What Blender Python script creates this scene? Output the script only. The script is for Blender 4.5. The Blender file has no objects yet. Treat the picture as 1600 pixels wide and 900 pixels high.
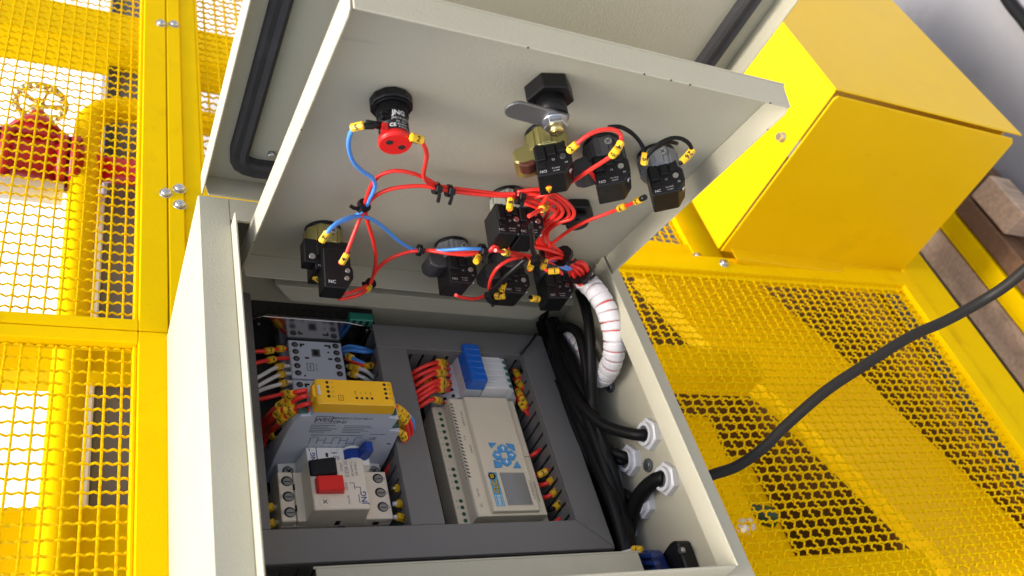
import bpy, bmesh, math, random
from mathutils import Vector, Matrix
from math import sin, cos, pi, radians, sqrt, atan2, hypot

S = bpy.context.scene
COL = S.collection
rng = random.Random(11)
MM = 0.001

# ------------------------------------------------------------------ camera, sky, sun, exposure
# Cabinet frame in millimetres: u = down the cabinet (world -Z), v = across it towards the hinges
# (world +X), w = out of the cabinet towards the viewer (world -Y).
def EW(p):
    return Vector((p[1], -p[2], -p[0]))

CAMP = (-170.551, -361.033, 696.799)
CROWS = [[0.892217, -0.246204, 0.378593], [0.085872, -0.730538, -0.677451], [0.443368, 0.636944, -0.630656]]
cam = bpy.data.objects.new('camera', bpy.data.cameras.new('camera'))
COL.objects.link(cam)
_x, _y, _z = EW(CROWS[0]), -EW(CROWS[1]), -EW(CROWS[2])
cam.matrix_world = Matrix.Translation(EW(CAMP) * MM) @ Matrix((_x, _y, _z)).transposed().to_4x4()
cam.data.sensor_width = 36.0
cam.data.lens = 32.182
cam.data.clip_start = 0.02
cam.data.clip_end = 6000.0
cam.data.dof.use_dof = True
cam.data.dof.focus_distance = 0.76
cam.data.dof.aperture_fstop = 9.0
S.camera = cam

SUN_DIR = Vector((-0.12, -0.05, 0.99)).normalized()
world = bpy.data.worlds.new('World')
S.world = world
world.use_nodes = True
nt = world.node_tree
sky = nt.nodes.new('ShaderNodeTexSky')
sky.sky_type = 'NISHITA'
sky.sun_disc = False
sky.sun_elevation = math.asin(SUN_DIR.z)
sky.sun_rotation = atan2(SUN_DIR.x, SUN_DIR.y)
sky.air_density = 1.0
sky.dust_density = 6.0
sky.ozone_density = 0.0
nt.links.new(sky.outputs[0], nt.nodes['Background'].inputs[0])
nt.nodes['Background'].inputs[1].default_value = 0.15
sun = bpy.data.objects.new('sun', bpy.data.lights.new('sun', 'SUN'))
COL.objects.link(sun)
sun.data.energy = 2.2
sun.data.angle = radians(28)
sun.data.color = (1.0, 0.96, 0.90)
sun.rotation_euler = SUN_DIR.to_track_quat('Z', 'Y').to_euler()
S.view_settings.view_transform = 'Standard'
S.view_settings.look = 'None'
S.view_settings.exposure = 0.90
S.view_settings.gamma = 1.0
S.view_settings.use_curve_mapping = False

# ------------------------------------------------------------------ materials
MATS = {}
def mat(name, col, rough=0.5, metal=0.0, var=0.06, vscale=40.0, bump=0.0, bscale=900.0, coat=0.0, spec=0.5, scratch=0.0, stretch=None, dirt=0.0, dcol=(0.12, 0.1, 0.07), dscale=9.0, emit=None):
    m = bpy.data.materials.new(name)
    m.use_nodes = True
    n = m.node_tree.nodes; l = m.node_tree.links
    b = n['Principled BSDF']
    b.inputs['Roughness'].default_value = rough
    b.inputs['Metallic'].default_value = metal
    b.inputs['Specular IOR Level'].default_value = spec
    if coat: 
        b.inputs['Coat Weight'].default_value = coat; b.inputs['Coat Roughness'].default_value = 0.12
    tc = n.new('ShaderNodeTexCoord')
    nz = n.new('ShaderNodeTexNoise'); nz.inputs['Scale'].default_value = vscale; nz.inputs['Detail'].default_value = 5.0
    if stretch:
        mq = n.new('ShaderNodeMapping'); mq.inputs['Scale'].default_value = stretch
        l.new(tc.outputs['Object'], mq.inputs[0]); l.new(mq.outputs[0], nz.inputs['Vector'])
    else:
        l.new(tc.outputs['Object'], nz.inputs['Vector'])
    mx = n.new('ShaderNodeMix'); mx.data_type = 'RGBA'
    mx.inputs[6].default_value = (*[c * (1 - var) for c in col], 1)
    mx.inputs[7].default_value = (*[min(1, c * (1 + var)) for c in col], 1)
    l.new(nz.outputs['Fac'], mx.inputs[0])
    out = mx.outputs[2]
    if dirt:
        n2 = n.new('ShaderNodeTexNoise'); n2.inputs['Scale'].default_value = dscale; n2.inputs['Detail'].default_value = 8.0; n2.inputs['Roughness'].default_value = 0.65
        l.new(tc.outputs['Object'], n2.inputs['Vector'])
        mr = n.new('ShaderNodeMapRange'); mr.inputs[1].default_value = 0.56; mr.inputs[2].default_value = 0.78; mr.inputs[4].default_value = dirt
        l.new(n2.outputs['Fac'], mr.inputs[0])
        m2 = n.new('ShaderNodeMix'); m2.data_type = 'RGBA'
        l.new(mr.outputs[0], m2.inputs[0]); l.new(out, m2.inputs[6]); m2.inputs[7].default_value = (*dcol, 1)
        out = m2.outputs[2]
    if scratch:
        mp = n.new('ShaderNodeMapping'); mp.inputs['Scale'].default_value = (14, 330, 90); mp.inputs['Rotation'].default_value = (0.5, 0.3, 0.7)
        l.new(tc.outputs['Object'], mp.inputs[0])
        n4 = n.new('ShaderNodeTexNoise'); n4.inputs['Scale'].default_value = 1.0; n4.inputs['Detail'].default_value = 3.0
        l.new(mp.outputs[0], n4.inputs['Vector'])
        m4 = n.new('ShaderNodeMapRange'); m4.inputs[1].default_value = 0.70; m4.inputs[2].default_value = 0.76; m4.inputs[4].default_value = scratch
        l.new(n4.outputs['Fac'], m4.inputs[0])
        m5 = n.new('ShaderNodeMix'); m5.data_type = 'RGBA'
        l.new(m4.outputs[0], m5.inputs[0]); l.new(out, m5.inputs[6]); m5.inputs[7].default_value = (*[c * 0.72 for c in col], 1)
        out = m5.outputs[2]
    l.new(out, b.inputs['Base Color'])
    nr = n.new('ShaderNodeMapRange'); nr.inputs[3].default_value = max(0.02, rough - 0.07); nr.inputs[4].default_value = min(1, rough + 0.07)
    l.new(nz.outputs['Fac'], nr.inputs[0]); l.new(nr.outputs[0], b.inputs['Roughness'])
    if bump:
        n3 = n.new('ShaderNodeTexNoise'); n3.inputs['Scale'].default_value = bscale; n3.inputs['Detail'].default_value = 2.0
        l.new(tc.outputs['Object'], n3.inputs['Vector'])
        bp = n.new('ShaderNodeBump'); bp.inputs['Strength'].default_value = bump; bp.inputs['Distance'].default_value = 0.0006
        l.new(n3.outputs['Fac'], bp.inputs['Height']); l.new(bp.outputs[0], b.inputs['Normal'])
    MATS[name] = m
    return m
mat('beige_paint', (0.475, 0.455, 0.345), 0.50, bump=0.35, bscale=600, var=0.045, vscale=18, dirt=0.38, dcol=(0.37, 0.345, 0.25), dscale=13, scratch=0.35)
mat('yellow_paint', (0.87, 0.57, 0.0005), 0.5, bump=0.25, bscale=400, var=0.07, vscale=22, spec=0.03, dirt=0.5, dcol=(0.58, 0.33, 0.002), dscale=17, scratch=0.5)
mat('wire_yellow', (0.87, 0.56, 0.0005), 0.5, var=0.1, spec=0.04, bump=0.2, bscale=500, dirt=0.5, dcol=(0.42, 0.24, 0.01), dscale=45)
mat('cover_yellow', (0.84, 0.525, 0.0008), 0.36, bump=0.2, bscale=420, var=0.06, vscale=9, spec=0.22, coat=0.06, dirt=0.35, dcol=(0.6, 0.36, 0.004), dscale=8, scratch=0.4)
mat('duct_grey', (0.165, 0.16, 0.152), 0.55, bump=0.08, bscale=500, var=0.07, dirt=0.25, dcol=(0.185, 0.18, 0.17), dscale=25)
mat('plate_grey', (0.03, 0.029, 0.028), 0.5, var=0.1)
mat('zinc', (0.62, 0.63, 0.64), 0.30, metal=1.0, var=0.08)
mat('steel_dark', (0.45, 0.45, 0.46), 0.16, metal=1.0, var=0.12, dirt=0.25, dscale=20)
mat('screw_grey', (0.30, 0.30, 0.29), 0.5, metal=0.7, var=0.15)
mat('clip_red', (0.09, 0.022, 0.012), 0.45, var=0.1)
mat('steel_mirror', (0.46, 0.45, 0.43), 0.14, metal=1.0, var=0.05)
mat('blue_toggle', (0.008, 0.045, 0.28), 0.34, var=0.06)
mat('steel_cam', (0.30, 0.30, 0.30), 0.48, metal=1.0, var=0.1, bump=0.1)
mat('brass', (0.46, 0.42, 0.17), 0.34, metal=0.85, var=0.15, bump=0.1)
mat('brass_bright', (0.82, 0.66, 0.28), 0.25, metal=1.0)
mat('black_plastic', (0.007, 0.007, 0.008), 0.42, spec=0.35, var=0.2, bump=0.08)
mat('black_rubber', (0.030, 0.030, 0.033), 0.62, var=0.25, vscale=90, bump=0.2, bscale=300, dirt=0.45, dcol=(0.085, 0.083, 0.085), dscale=18)
mat('cable_black', (0.006, 0.006, 0.006), 0.46, spec=0.22, var=0.2, bump=0.05)
mat('cable_outdoor', (0.012, 0.0105, 0.008), 0.55, spec=0.3, var=0.2, bump=0.1)
mat('red_pvc', (0.93, 0.040, 0.028), 0.36, var=0.07)
mat('red_plastic', (0.74, 0.018, 0.016), 0.32, var=0.04)
mat('red_paint', (0.46, 0.012, 0.012), 0.4, var=0.1)
mat('blue_pvc', (0.09, 0.33, 0.88), 0.36, var=0.07)
mat('white_pvc', (0.74, 0.73, 0.70), 0.4, var=0.05)
mat('wrap_white', (0.80, 0.78, 0.78), 0.36, var=0.05, vscale=120, dirt=0.2, dcol=(0.62, 0.52, 0.50), dscale=60)
mat('marker_yellow', (0.88, 0.52, 0.02), 0.42, var=0.06)
mat('ink_black', (0.012, 0.012, 0.013), 0.6)
mat('ink_white', (0.75, 0.75, 0.75), 0.6)
mat('ink_blue', (0.03, 0.05, 0.22), 0.5)
mat('ink_grey', (0.12, 0.125, 0.15), 0.6)
mat('relay_grey', (0.52, 0.56, 0.65), 0.45, var=0.04, bump=0.06)
mat('relay_yellow', (0.88, 0.47, 0.012), 0.38, var=0.03, bump=0.06)
mat('contactor_grey', (0.56, 0.60, 0.68), 0.48, var=0.04, bump=0.06)
mat('plc_beige', (0.74, 0.655, 0.49), 0.5, var=0.03, bump=0.12)
mat('breaker_white', (0.80, 0.78, 0.74), 0.42, var=0.03, bump=0.05)
mat('breaker_cream', (0.74, 0.66, 0.53), 0.45, var=0.04, bump=0.05, dirt=0.15, dcol=(0.4, 0.34, 0.25), dscale=40)
mat('terminal_white', (0.80, 0.80, 0.78), 0.4, var=0.03)
mat('terminal_grey', (0.55, 0.57, 0.59), 0.45, var=0.04)
mat('blue_plastic', (0.012, 0.13, 0.56), 0.34, var=0.06)
mat('blue_dark', (0.010, 0.028, 0.14), 0.35, var=0.1)
mat('button_blue', (0.07, 0.33, 0.66), 0.38, var=0.04)
mat('label_blue', (0.10, 0.36, 0.55), 0.45)
mat('label_yellow', (0.85, 0.55, 0.02), 0.45)
mat('green_plastic', (0.03, 0.25, 0.17), 0.4)
mat('green_dark', (0.02, 0.09, 0.06), 0.4)
mat('collar_grey', (0.20, 0.21, 0.22), 0.36, var=0.1, bump=0.06)
mat('collar_dark', (0.055, 0.055, 0.06), 0.42, var=0.15, bump=0.06)
mat('collar_clear', (0.36, 0.37, 0.31), 0.25, var=0.15)
mat('lcd', (0.15, 0.155, 0.16), 0.14, coat=0.7, dirt=0.5, dcol=(0.22, 0.22, 0.22), dscale=60)
mat('gland_white', (0.68, 0.69, 0.71), 0.38, var=0.04)
mat('hole', (0.014, 0.013, 0.012), 0.7)
mat('rubber_grey', (0.10, 0.10, 0.105), 0.5)
mat('white_wall', (0.86, 0.86, 0.86), 0.7, var=0.02)
mat('white_tank', (0.80, 0.80, 0.82), 0.4, var=0.02)
mat('machine_grey', (0.155, 0.145, 0.145), 0.5, var=0.15, vscale=12)
mat('machine_dark', (0.022, 0.020, 0.018), 0.6, var=0.3)
mat('machine_shade', (0.17, 0.075, 0.006), 0.6, var=0.4, vscale=20)  # brown has the deep shade inside the guard painted into it
mat('machine_green', (0.02, 0.06, 0.03), 0.5, var=0.2)
mat('concrete', (0.25, 0.25, 0.258), 0.75, var=0.45, vscale=3.5, bump=0.3, bscale=120, dirt=0.8, dcol=(0.12, 0.12, 0.125), dscale=4.5)
mat('pallet_wood', (0.55, 0.40, 0.28), 0.8, var=0.45, vscale=1.0, stretch=(5, 130, 130), bump=0.6, bscale=160, dirt=0.6, dcol=(0.14, 0.08, 0.045), dscale=22)
mat('pallet_dark', (0.17, 0.09, 0.045), 0.8, var=0.5, vscale=1.0, stretch=(5, 130, 130), bump=0.6, bscale=160, dirt=0.6, dcol=(0.05, 0.03, 0.02), dscale=22)

# ------------------------------------------------------------------ frames and mesh helpers
class Fr:
    def __init__(s, o, a, b, c):
        s.o = Vector(o); s.ax = (Vector(a), Vector(b), Vector(c))     # in cabinet mm
    def e(s, p):                                                       # frame mm -> cabinet mm
        return s.o + s.ax[0] * p[0] + s.ax[1] * p[1] + s.ax[2] * p[2]
    def mw(s, org=(0, 0, 0), rot=0.0):
        R = Matrix([EW(a) for a in s.ax]).transposed().to_4x4()
        return Matrix.Translation(EW(s.e(org)) * MM) @ R @ Matrix.Rotation(rot, 4, 'Z')
E = Fr((0, 0, 0), (1, 0, 0), (0, 1, 0), (0, 0, 1))
def doorframe(th, hv, hw):
    a = radians(th)
    return Fr((0, hv, hw), (1, 0, 0), (0, -cos(a), sin(a)), (0, -sin(a), -cos(a)))
D = doorframe(74.96, 217.5, 130.7)        # inner door: u, t (from hinge outwards), n (inside face outwards)
O = doorframe(84.5, 264.2, 179.3)         # outer door

def catmull(pts, step=4.0):
    P = [Vector(p) for p in pts]
    if len(P) < 3: 
        return P
    P = [P[0] * 2 - P[1]] + P + [P[-1] * 2 - P[-2]]
    out = []
    for i in range(1, len(P) - 2):
        p0, p1, p2, p3 = P[i - 1:i + 3]
        n = max(2, int((p2 - p1).length / step))
        for k in range(n):
            t = k / n
            out.append(0.5 * ((2 * p1) + (p2 - p0) * t + (2 * p0 - 5 * p1 + 4 * p2 - p3) * t * t + (3 * p1 - p0 - 3 * p2 + p3) * t ** 3))
    out.append(P[-2])
    return out

GLY = {}
def glyph(s, bold=0.0):
    key = (s, bold)
    if key not in GLY:
        cu = bpy.data.curves.new('t', 'FONT'); cu.body = s; cu.size = 1.0; cu.offset = bold; cu.resolution_u = 2
        cu.align_x = 'CENTER'; cu.align_y = 'CENTER'
        ob = bpy.data.objects.new('t', cu); COL.objects.link(ob)
        dg = bpy.context.evaluated_depsgraph_get()
        me = bpy.data.meshes.new_from_object(ob.evaluated_get(dg))
        GLY[key] = ([v.co.copy() for v in me.vertices], [tuple(p.vertices) for p in me.polygons])
        bpy.data.objects.remove(ob); bpy.data.curves.remove(cu); bpy.data.meshes.remove(me)
    return GLY[key]

class MB:
    def __init__(s):
        s.v = []; s.f = []; s.m = []; s.s = []
    def add(s, vs, fs, m=0, smooth=False):
        b = len(s.v)
        s.v += [Vector(v) for v in vs]
        for k, f in enumerate(fs):
            s.f.append([i + b for i in f]); s.m.append(m)
            s.s.append(smooth[k] if isinstance(smooth, list) else smooth)
        return s
    def box(s, x0, x1, y0, y1, z0, z1, m=0, bev=0.0, seg=1):
        if bev <= 0:
            vs = [(x, y, z) for x in (x0, x1) for y in (y0, y1) for z in (z0, z1)]
            return s.add(vs, [(0, 1, 3, 2), (4, 6, 7, 5), (0, 4, 5, 1), (2, 3, 7, 6), (0, 2, 6, 4), (1, 5, 7, 3)], m)
        bm = bmesh.new()
        bmesh.ops.create_cube(bm, size=1.0)
        for v in bm.verts:
            v.co = Vector(((x0 + x1) / 2 + v.co.x * (x1 - x0), (y0 + y1) / 2 + v.co.y * (y1 - y0), (z0 + z1) / 2 + v.co.z * (z1 - z0)))
        bmesh.ops.bevel(bm, geom=list(bm.edges), offset=bev, segments=seg, affect='EDGES', profile=0.5)
        bm.verts.index_update()
        s.add([v.co.copy() for v in bm.verts], [[v.index for v in f.verts] for f in bm.faces], m)
        bm.free()
        return s
    def prism(s, poly, axis, a, b, m=0, bev=0.0):
        def P(p, h):
            return (p[0], p[1], h) if axis == 'z' else (p[0], h, p[1]) if axis == 'y' else (h, p[0], p[1])
        n = len(poly)
        vs = [P(p, a) for p in poly] + [P(p, b) for p in poly]
        fs = [list(range(n))[::-1], list(range(n, 2 * n))] + [[i, (i + 1) % n, (i + 1) % n + n, i + n] for i in range(n)]
        if bev <= 0:
            return s.add(vs, fs, m)
        bm = bmesh.new()
        bv = [bm.verts.new(v) for v in vs]
        for f in fs: bm.faces.new([bv[i] for i in f])
        bmesh.ops.recalc_face_normals(bm, faces=list(bm.faces))
        bmesh.ops.bevel(bm, geom=list(bm.edges), offset=bev, segments=1, affect='EDGES', profile=0.5)
        bm.verts.index_update()
        s.add([v.co.copy() for v in bm.verts], [[v.index for v in f.verts] for f in bm.faces], m)
        bm.free()
        return s
    def cyl(s, c, ax, r, h, n=16, r2=None, m=0, smooth=True, rot=0.0):
        ax = Vector(ax).normalized(); c = Vector(c)
        a = ax.orthogonal().normalized(); b = ax.cross(a)
        r2 = r if r2 is None else r2
        vs = []
        for k in range(n):
            t = 2 * pi * k / n + rot
            vs.append(c + (a * cos(t) + b * sin(t)) * r)
        for k in range(n):
            t = 2 * pi * k / n + rot
            vs.append(c + ax * h + (a * cos(t) + b * sin(t)) * r2)
        fs = [list(range(n))[::-1], list(range(n, 2 * n))] + [[i, (i + 1) % n, (i + 1) % n + n, i + n] for i in range(n)]
        return s.add(vs, fs, m, [False, False] + [smooth] * n)
    def ring(s, c, ax, r0, r1, h, n=20, m=0):
        ax = Vector(ax).normalized(); c = Vector(c)
        a = ax.orthogonal().normalized(); b = ax.cross(a)
        vs = []
        for hh in (0, h):
            for r in (r0, r1):
                for k in range(n):
                    t = 2 * pi * k / n
                    vs.append(c + ax * hh + (a * cos(t) + b * sin(t)) * r)
        fs = []
        for k in range(n):
            j = (k + 1) % n
            fs += [[k, n + k, n + j, j], [2 * n + k, 2 * n + j, 3 * n + j, 3 * n + k], [k, j, 2 * n + j, 2 * n + k], [n + k, 3 * n + k, 3 * n + j, n + j]]
        return s.add(vs, fs, m)
    def tube(s, pts, r, n=8, m=0, smooth=True, step=4.0, spline=True, radii=None):
        P = catmull(pts, step) if spline else [Vector(p) for p in pts]
        L = len(P)
        up = None; vs = []
        for i in range(L):
            d = (P[min(i + 1, L - 1)] - P[max(i - 1, 0)]).normalized()
            if up is None: up = d.orthogonal().normalized()
            else: up = (up - d * up.dot(d)).normalized()
            b = d.cross(up)
            rr = radii(i / (L - 1)) if radii else r
            for k in range(n):
                t = 2 * pi * k / n
                vs.append(P[i] + (up * cos(t) + b * sin(t)) * rr)
        fs = [list(range(n))[::-1], list(range((L - 1) * n, L * n))]
        for i in range(L - 1):
            for k in range(n):
                j = (k + 1) % n
                fs.append([i * n + k, i * n + j, (i + 1) * n + j, (i + 1) * n + k])
        return s.add(vs, fs, m, [False, False] + [smooth] * (len(fs) - 2))
    def text(s, txt, size, pos, xd, yd, m=0, bold=0.0, sx=1.0):
        vs, fs = glyph(txt, bold)
        xd = Vector(xd).normalized(); yd = Vector(yd).normalized(); n = xd.cross(yd); p = Vector(pos) + n * 0.12
        return s.add([p + xd * (v.x * size * sx) + yd * (v.y * size) for v in vs], fs, m)
    def quad(s, pos, xd, yd, w, h, m=0, lift=0.10):
        xd = Vector(xd).normalized(); yd = Vector(yd).normalized(); p = Vector(pos) + xd.cross(yd) * lift
        return s.add([p - xd * w / 2 - yd * h / 2, p + xd * w / 2 - yd * h / 2, p + xd * w / 2 + yd * h / 2, p - xd * w / 2 + yd * h / 2], [(0, 1, 2, 3)], m)
    def mesh(s, name, mats, off=(0, 0, 0), recalc=True):
        me = bpy.data.meshes.new(name)
        off = Vector(off)
        me.from_pydata([(v - off) * MM for v in s.v], [], s.f)
        for p, mi, sm in zip(me.polygons, s.m, s.s):
            p.material_index = mi; p.use_smooth = sm
        for mm in (mats if isinstance(mats, (list, tuple)) else [mats]):
            me.materials.append(MATS[mm])
        if recalc:
            bm = bmesh.new(); bm.from_mesh(me)
            closed = [f for f in bm.faces if all(len(e.link_faces) == 2 for e in f.edges)]
            bmesh.ops.recalc_face_normals(bm, faces=closed)
            bm.to_mesh(me); bm.free()
        me.update()
        return me

def setp(o, label=None, cat=None, group=None, kind=None):
    if label: o['label'] = label
    if cat: o['category'] = cat
    if group: o['group'] = group
    if kind: o['kind'] = kind
    return o
ORG = {}
def thing(name, label, cat, fr=E, org=(0, 0, 0), rot=0.0, group=None, local=False):
    o = bpy.data.objects.new(name, None); COL.objects.link(o)
    o.empty_display_size = 0.01
    o.matrix_world = fr.mw(org, rot)
    ORG[o] = Vector((0, 0, 0)) if local else Vector(org)
    return setp(o, label, cat, group)
def part(root, name, mb, mats, parent=None, label=None):
    me = mb.mesh(name, mats, ORG[root])
    o = bpy.data.objects.new(name, me); COL.objects.link(o)
    o.parent = parent or root
    if label: o['label'] = label
    return o
def partm(root, name, me, loc=(0, 0, 0), parent=None):
    o = bpy.data.objects.new(name, me); COL.objects.link(o)
    o.parent = parent or root
    o.location = (Vector(loc) - ORG[root]) * MM if parent is None else Vector(loc) * MM
    return o
def solid(name, mb, mats, label=None, cat=None, fr=E, org=None, group=None, kind=None):
    """a thing that is one mesh"""
    if org is None: org = sum((v for v in mb.v), Vector()) / len(mb.v)
    me = mb.mesh(name, mats, org)
    o = bpy.data.objects.new(name, me); COL.objects.link(o)
    o.matrix_world = fr.mw(org)
    ORG[o] = Vector(org)
    return setp(o, label, cat, group, kind)
def dup(root, mw, label=None):
    r = root.copy(); COL.objects.link(r); r.matrix_world = mw
    if label: r['label'] = label
    for ch in list(root.children):
        c = ch.copy(); COL.objects.link(c); c.parent = r
        for g in list(ch.children):
            d = g.copy(); COL.objects.link(d); d.parent = c
    return r

# direction towards the viewer of a point, in a frame (for which side of a sleeve its number faces)
def toview(p, fr):
    q = Vector(CAMP) - fr.e(p)
    return Vector([q.dot(a) for a in fr.ax]).normalized()
def marker(mb, p, d, fr, digit, L=8.5, r=3.3):
    p = Vector(p); d = Vector(d).normalized()
    mb.cyl(p - d * L / 2, d, r, L, 8, m=0, smooth=False)
    mb.cyl(p - d * L / 2 - d * 0.6, d, r * 0.8, L + 1.2, 8, m=0, smooth=False)
    n = toview(p, fr); n = (n - d * n.dot(d)).normalized()
    mb.text(digit, 5.4, p + n * (r + 0.05), n.cross(d) * -1 if False else d, n.cross(d), m=1, bold=0.02)
def each(root, name, mbs, mats, parent=None):
    for b in mbs: part(root, name, b, mats, parent)
def disks(root, name, pts, r, h, m, n=14):
    me = MB().cyl((0, 0, 0), (0, 0, 1), r, h, n).mesh(name, m)
    for p in pts: partm(root, name, me, p)
def wire(name, label, pts, col, r=2.0, fr=E, marks=(), group=None, cat='wire', n=8, boots=()):
    mb = MB().tube(pts, r, n, step=3.0)
    o = solid(name, mb, col, label, cat, fr, org=pts[0], group=group)
    P = catmull(pts, 3.0)
    for t, dg in marks:
        i = min(len(P) - 2, max(1, int(t * (len(P) - 1))))
        mk = MB(); marker(mk, P[i], P[i + 1] - P[i - 1], fr, dg, r=r + 1.3)
        part(o, 'wire_marker', mk, ['marker_yellow', 'ink_black'])
    for t in boots:
        i = min(len(P) - 2, max(1, int(t * (len(P) - 1))))
        d = (P[i + 1] - P[i - 1]).normalized()
        part(o, 'ferrule_boot', MB().cyl(P[i] - d * 5, d, r + 0.7, 10, 10), 'black_plastic')
    return o
def tie(label, p, d, fr, w=3.2, R=5.0, tail=9.0, td=None):
    """a cable tie: a band around the bundle running along d, with a head and a cut tail"""
    p = Vector(p); d = Vector(d).normalized()
    mb = MB().cyl(p - d * w / 2, d, R, w, 12, smooth=False)
    n = toview(p, fr); n = (n - d * n.dot(d)).normalized()
    s = n.cross(d)
    td = Vector(td) if td else s
    h = p + n * R
    mb.box(-2.6, 2.6, -2.6, 2.6, -1.5, 2.6, 0, 0.4)
    k = len(mb.v) - 24
    for i in range(k, len(mb.v)):
        q = mb.v[i]; mb.v[i] = h + d * q.x + s * q.y + n * q.z
    b = len(mb.v)
    mb.tube([h + n * 1, h + n * 1 + td * tail * 0.5 + n, h + td * tail], 1.5, 4, smooth=False)
    return solid('cable_tie', mb, 'black_plastic', label, 'cable tie', fr, org=p)

# ================================================================== SETTING
def slab(name, mb, m, **k):
    return solid(name, mb, m, kind='structure', org=(0, 0, 0), **k)
slab('floor', MB().add([(1330, -30000, -30000), (1330, 30000, -30000), (1330, 30000, 30000), (1330, -30000, 30000)], [(0, 1, 2, 3)]), 'concrete')
solid('storage_tank', MB().cyl((420, -2500, -1400), (0, 1, 0), 905, 7500, 96), 'white_wall', 'large white rounded storage tank filling the background behind the left guard', 'tank', org=(1325, 0, -1400))

# ---- timber and skid below the guard
for (u0, u1, v0, v1, w0, w1, m, lab) in (
    (1250, 1275, -500, 640, -42, 14, 'pallet_wood', 'long tan pallet plank below the yellow guard frame'),
    (1249, 1300, -300, 590, 57, 92, 'pallet_dark', 'dark brown pallet plank on its edge beside the yellow skid rail'),
    (1275.5, 1300, 330, 420, -40, 10, 'pallet_dark', 'dark pallet block under the tan plank'),
    (1300.5, 1326, -500, 640, -60, 130, 'pallet_dark', 'bottom pallet board lying on the concrete floor'),
    (1248, 1300, 485, 585, 97, 146, 'pallet_wood', 'short brown timber block at the corner of the pallet')):
    mb_ = MB().box(u0, u1, v0, v1, w0, w1, bev=3)
    solid('timber_block' if 'block' in lab else 'pallet_plank', mb_, m, lab, 'timber', org=(u1, v0, w0))
t = thing('skid_rail', 'yellow painted skid rail running between the two pallet planks', 'rail', org=(1300, -500, 50))
part(t, 'web', MB().box(1246, 1300, -500, 600, 19, 25, bev=1), 'yellow_paint')
part(t, 'flange', MB().box(1246, 1252, -500, 600, 25.1, 54, bev=1), 'yellow_paint')
part(t, 'side_plate', MB().box(1252.1, 1300, -500, 600, 48, 54, bev=1), 'yellow_paint')
solid('floor_hose', MB().tube([(1318.0, 949.9, 367.8), (1318.0, 852.2, 345.4), (1318.0, 795.6, 338.3), (1318.0, 667.0, 321.3)], 11, 10), 'cable_black', 'black hose lying on the concrete floor beyond the drive cover', 'hose')
# ---- woven guard panels: frame bars and single crimped wires
def crimp(length, pitch, amp, r, ph, seg=6, sides=5):
    n = int(length / pitch * seg)
    pts = [(i * pitch / seg, 0, ph * amp * cos(3 * pi * i / seg)) for i in range(n + 1)]
    return MB().tube(pts, r, sides, spline=False)
def panel(label, fr, u0, u1, v0, v1, pu, pv, r, bars, group='woven wire guard panels', amp=1.5):
    t = thing('guard_panel', label, 'wire guard', fr, (u0, v0, 0), group=group)
    for (a, b, c, d, w0, w1) in bars:
        part(t, 'frame_bar', MB().box(a, b, c, d, w0, w1, bev=1.2), 'yellow_paint')
    along_u = []; along_v = []
    for ph in (1, -1):
        mu = crimp(u1 - u0, pu, amp, r, ph).mesh('mesh_wire', 'wire_yellow')
        mb = crimp(v1 - v0, pv, amp, r, -ph)
        for i, q in enumerate(mb.v): mb.v[i] = Vector((q.y, q.x, q.z))
        mv = mb.mesh('mesh_wire', 'wire_yellow')
        along_u.append(mu); along_v.append(mv)
    for i in range(int((v1 - v0) / pv) + 1):
        o = partm(t, 'mesh_wire', along_u[i % 2], (u0, v0 + i * pv + rng.uniform(-.5, .5), rng.uniform(-.25, .25))); o.rotation_euler.z = rng.uniform(-1, 1) * 0.7 / (u1 - u0)
    for i in range(int((u1 - u0) / pu) + 1):
        o = partm(t, 'mesh_wire', along_v[i % 2], (u0 + i * pu + rng.uniform(-.5, .5), v0, rng.uniform(-.25, .25))); o.rotation_euler.z = rng.uniform(-1, 1) * 0.7 / (v1 - v0)
    return t
# frame coordinates of a panel = cabinet coordinates, its wires lie in w = 0 of the panel frame
GP = Fr((0, 0, -6), (1, 0, 0), (0, 1, 0), (0, 0, 1))
pa = panel('woven yellow wire guard with the red valve showing behind it', GP, -314, -98, 250, 915, 13.4, 13.6, 1.15,
    [(-100, -73.5, 236.5, 930, -6, 10), (-104, -100, 251, 930, -6, 6), (-320, -100, 236.5, 250, -6, 10)])
pb = panel('woven yellow wire guard at the bottom left beside the cabinet', GP, -300, -98, -120, 222, 13.4, 13.6, 1.25,
    [(-100, -73.5, -200, 235.5, -6, 10), (-104, -100, -200, 221, -6, 6), (-320, -100, 221, 235.5, -6, 10)])
pc = panel('woven yellow wire guard behind the open cabinet door', GP, -36, 637, 466, 940, 14.2, 13.0, 1.45,
    [(-72.5, -56, -200, 960, -6, 10), (-55.9, -36, -200, 960, -6, 6.5), (-36, -32, 466, 960, -6, 6), (-36, 636, 425, 464, -6, 8), (636, 690, 425, 960, -6, 10), (690, 760, 425, 960, -6, 3)])
th = radians(2.9)
GR = Fr((320, 0, -2), (cos(th), 0, sin(th)), (0, 1, 0), (-sin(th), 0, cos(th)))
pd = panel('woven yellow wire guard under the black cable', GR, 20, 674, -90, 391, 15.2, 11.7, 1.22,
    [(10, 699, 391, 420, -6, 9), (10, 672, 384, 391, -8, 2), (672, 699, -200, 390.9, -6, 9), (699.1, 766, -200, 560, -6, 5), (766.1, 772, -200, 560, -70, 2)], amp=2.0)
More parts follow.
